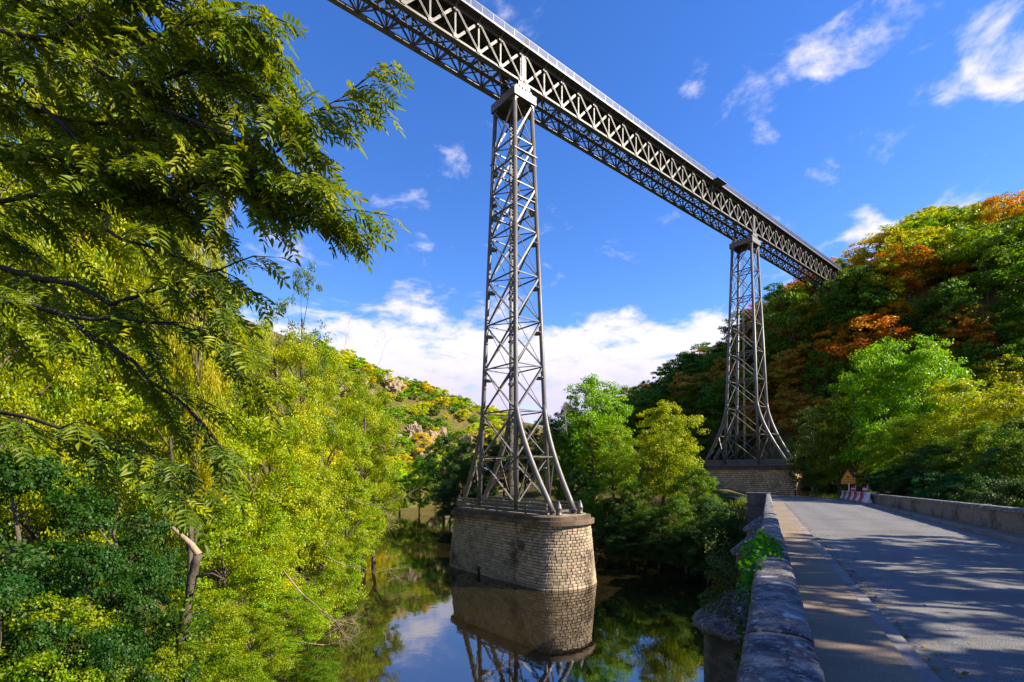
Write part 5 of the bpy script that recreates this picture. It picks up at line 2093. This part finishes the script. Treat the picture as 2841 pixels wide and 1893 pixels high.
def build_litter():
    rg = np.random.default_rng(71)
    P, Nn = [], []
    for i in range(2600):
        t = rg.uniform(1.5, 50)
        k = rg.random()
        if k < .45:
            p = road(t, 1.14 + abs(rg.normal(0, .12)), .012)
        elif k < .65:
            p = road(t, .16 + abs(rg.normal(0, .08)), .125)
        elif k < .9:
            p = road(t, right_lat(t) - .62 - abs(rg.normal(0, .18)), .012)
        else:
            p = road(t, rg.uniform(1.2, right_lat(t) - .7), .012)
        P.append(p[:])
    P = np.array(P)
    V, k = leaf_arrays(P, rg.normal(size=P.shape) * .25 + np.array([0, 0, 1]), .045, .6, rg, 'hex')
    me = fast_mesh('fallen_leaves', V, np.arange(len(P) * k), np.full(len(P), k), M['leaf'], False, {'tint': rg.random(len(P)), 'clump': rg.random(len(P))})
    o = put('fallen_leaves', me)
    o.color = (.24, .15, .04, 1)
    tag(o, 'dry brown leaves gathered along the kerbs of the bridge', 'leaves', kind='stuff')


build_litter()


# ------------------------------------------------------------------ roadworks: barriers, sign, pole
def build_barriers():
    words = ['nearest', 'second', 'third', 'fourth', 'fifth', 'sixth', 'seventh', 'eighth', 'farthest']
    n, t0, L = 9, 51.6, 1.9
    for i in range(n):
        t = t0 + i * L
        red = i % 2 == 1
        col = 'red' if red else 'white'
        c = road(t + L / 2, right_lat(t) - .30, .12)
        root = empty('traffic_barrier', c, f'{col} plastic road barrier, {words[i]} in the row against the parapet', 'barrier', 'red and white barriers along the parapet')
        # flared profile, (lateral, height)
        pr = [(-.25, 0), (-.25, .12), (-.2, .22), (-.12, .36), (-.09, .5), (-.09, .84), (-.06, .88), (.06, .88), (.09, .84), (.09, .5), (.12, .36), (.2, .22), (.25, .12), (.25, 0)]
        b = MB()
        vs = []
        cuts = [(0.0, .93), (.04, 1.0), (L - .06, 1.0), (L - .02, .93)]
        if i == 0:
            cuts = [(-.28, .55), (-.22, .8), (-.1, .95), (.04, 1.0), (L - .06, 1), (L - .02, .93)]
        for u, s in cuts:
            la = right_lat(t + u) - .30
            for w, h in pr:
                hh = h if u > -.05 else h * (1.0 if h < .3 else max(.45, s))
                vs.append(road(t + u, la + w * s * (1.12 if i == 0 and u < 0 else 1), .12 + hh * (.985 if s < 1 and u >= 0 else 1)))
        m = len(pr)
        k = len(cuts)
        fs = [(a * m + j, a * m + j + 1, (a + 1) * m + j + 1, (a + 1) * m + j) for a in range(k - 1) for j in range(m - 1)]
        fs += [tuple(range(m)), tuple(reversed(range((k - 1) * m, k * m)))] + [(a * m + m - 1, a * m, (a + 1) * m, (a + 1) * m + m - 1) for a in range(k - 1)]
        b.add(vs, [tuple(reversed(f)) for f in fs])
        b.build('shell', M['red' if red else 'white'], root)
        # forklift slot
        la = right_lat(t) - .395
        q = [road(t + L * .42, la, .12 + .66), road(t + L * .58, la, .12 + .66), road(t + L * .58, la, .12 + .78), road(t + L * .42, la, .12 + .78)]
        sl = MB().add(q + [p - RL * .02 for p in q], [(0, 1, 2, 3), (7, 6, 5, 4), (0, 4, 5, 1), (1, 5, 6, 2), (2, 6, 7, 3), (3, 7, 4, 0)])
        sl.build('slot', M['hole'], root)
    for t, lab in ((54.0, 'red and white striped marker board nearer on the barrier row'), (61.0, 'red and white striped marker board farther on the barrier row')):
        la = right_lat(t) - .2
        base = road(t, la, .98)
        root = empty('marker_board', base, lab, 'marker', 'striped marker boards on the barriers')
        MB().tube([road(t, la + .19, .7), road(t, la + .19, 1.62)], .025, 8).build('pole', M['white'], root)
        for k in range(3):
            a, c = -.19, .15
            z0, z1 = 1.0 + k * .17, 1.17 + k * .17
            vs = [road(t + d, la + x, z) for d in (0, .04) for x, z in ((a, z0), (c, z0), (c, z1 - .002), (a, z1 - .002))]
            MB().add(vs, [(3, 2, 1, 0), (4, 5, 6, 7), (0, 1, 5, 4), (1, 2, 6, 5), (2, 3, 7, 6), (3, 0, 4, 7)]).build('stripe', M['red' if k != 1 else 'white'], root)


build_barriers()


def rounded_triangle(w, r, n=6):
    h = w * math.sqrt(3) / 2
    C = [(-w / 2, 0), (w / 2, 0), (0, h)]
    cx, cy = 0, h / 3
    out = []
    inr = h / 3
    k = (inr - r) / inr
    for (x, y), a0 in zip(C, (math.radians(150), math.radians(270), math.radians(30))):
        px, py = cx + (x - cx) * k, cy + (y - cy) * k
        for i in range(n + 1):
            a = a0 + math.radians(120) * i / n
            out.append((px + r * math.cos(a), py + r * math.sin(a)))
    return out


def build_sign():
    t, la = 67.0, 8.0
    base = road(t, la, 0)
    root = empty('warning_sign', base, 'triangular orange roadworks sign with a skidding car and a worded plate below', 'sign')
    # sign frame: local x to the right as seen by a driver, y up, facing back along the road
    X = RL.copy()
    Y = Vector((0, 0, 1))
    ang = math.radians(-4)
    X = (X * math.cos(ang) + Vector((0, 0, 1)) * 0 + RD * math.sin(ang)).normalized()
    Z = X.cross(Y)
    tilt = Matrix.Rotation(math.radians(1.5), 4, 'Z')
    fr = Matrix(((X.x, Y.x, Z.x, 0), (X.y, Y.y, Z.y, 0), (X.z, Y.z, Z.z, 0), (0, 0, 0, 1)))
    pr = project(base)
    zb = CAM.z + (1310 - 1336.5) / FPX * pr[2] - base.z           # lower edge of the triangle above the ground
    fr.translation = base + Vector((0, 0, zb))
    fr = fr @ tilt
    # extruded outline, z towards the driver
    def plate(name, ol, z0, z1, mat):
        n = len(ol)
        b = MB().add([(x, y, z0) for x, y in ol] + [(x, y, z1) for x, y in ol], [tuple(range(n, 2 * n)), tuple(reversed(range(n)))] + [(k, (k + 1) % n, n + (k + 1) % n, n + k) for k in range(n)])
        return b.build(name, mat, root, fr)
    S = 34.2 / FPX * pr[2]
    h = S * math.sqrt(3) / 2

    def tri(scale):
        o = rounded_triangle(S * scale, .055 * S * max(.4, scale))
        return [(x, y + h / 3 * (1 - scale)) for x, y in o]
    plate('triangle', tri(1.0), -.03, 0, M['sign_edge'])
    plate('border', tri(.955), 0, .006, M['sign_red'])
    plate('face', tri(.80), .006, .012, M['sign_orange'])
    # skidding car and its tracks
    def poly(name, pts, mat=M['black']):
        return plate(name, [(x * S, y * S) for x, y in pts], .012, .018, mat)
    car = [(-.085, .33), (-.09, .30), (-.115, .295), (-.11, .262), (-.085, .255), (-.08, .238), (-.05, .232), (-.045, .25), (.055, .225), (.055, .207), (.085, .20), (.092, .218), (.105, .222), (.115, .25), (.095, .262), (.085, .30), (.07, .315), (-.06, .345)]
    poly('car', car)
    for pts in ([(-.10, .225), (-.12, .20), (-.09, .185), (-.02, .175), (-.06, .14), (-.10, .12), (-.085, .118), (-.035, .14), (.005, .178), (-.02, .19), (-.085, .2), (-.088, .22)],
                [(.06, .19), (.035, .175), (.09, .155), (.16, .15), (.12, .125), (.135, .12), (.185, .15), (.17, .162), (.095, .17), (.06, .178), (.075, .19)]):
        poly('skid_track', pts)
    # worded plate
    pw, ph, y1 = S * .965, S * .265, -.012
    rr = .03
    ol = []
    for cx, cy, a0 in ((-pw / 2 + rr, y1 - ph + rr, 180), (pw / 2 - rr, y1 - ph + rr, 270), (pw / 2 - rr, y1 - rr, 0), (-pw / 2 + rr, y1 - rr, 90)):
        for i in range(4):
            a = math.radians(a0 + 30 * i)
            ol.append((cx + rr * math.cos(a), cy + rr * math.sin(a)))
    plate('word_plate', ol, -.03, 0, M['sign_orange'])
    cu = bpy.data.curves.new('letters', 'FONT')
    cu.body = 'GRAVILLONS'
    cu.align_x = 'CENTER'
    cu.align_y = 'CENTER'
    cu.size = .245
    cu.extrude = .002
    tmp = bpy.data.objects.new('letters', cu)
    me = bpy.data.meshes.new_from_object(tmp)
    bpy.data.objects.remove(tmp)
    xs = [v.co.x for v in me.vertices]
    sc = pw * .86 / (max(xs) - min(xs))
    for v in me.vertices:
        v.co = (v.co.x * sc, v.co.y * 1.0 + y1 - ph / 2, v.co.z + .003)
    me.materials.clear()
    me.materials.append(M['black'])
    put('lettering', me, root, fr)
    back = fr @ Vector((.06, 0, -.07))
    MB().box(-.04, .04, -.04, .04, -.3, zb + .9).build('post', M['galvanised'], root, Matrix.Translation((back.x, back.y, base.z)))
    # wooden utility pole behind
    x, y = spot(2371, 74)
    z = gz(x, y)
    root = empty('utility_pole', (x, y, z), 'brown wooden utility pole behind the warning sign', 'pole')
    MB().tube([(x, y, z - .5), (x + .03, y, z + 7), (x + .05, y, z + 13.2)], [.21, .18, .14], 10).build('shaft', M['wood_pole'], root)
    d = (CAM - Vector((x, y, z))); d.z = 0; d.normalize()
    for zz in (3.2, 2.55):
        c = Vector((x, y, z + zz)) + d * .21
        MB().bar(c - Vector((0, 0, .09)), c + Vector((0, 0, .09)), .16, .02, up=d).build('plate', M['galvanised'], root)


build_sign()
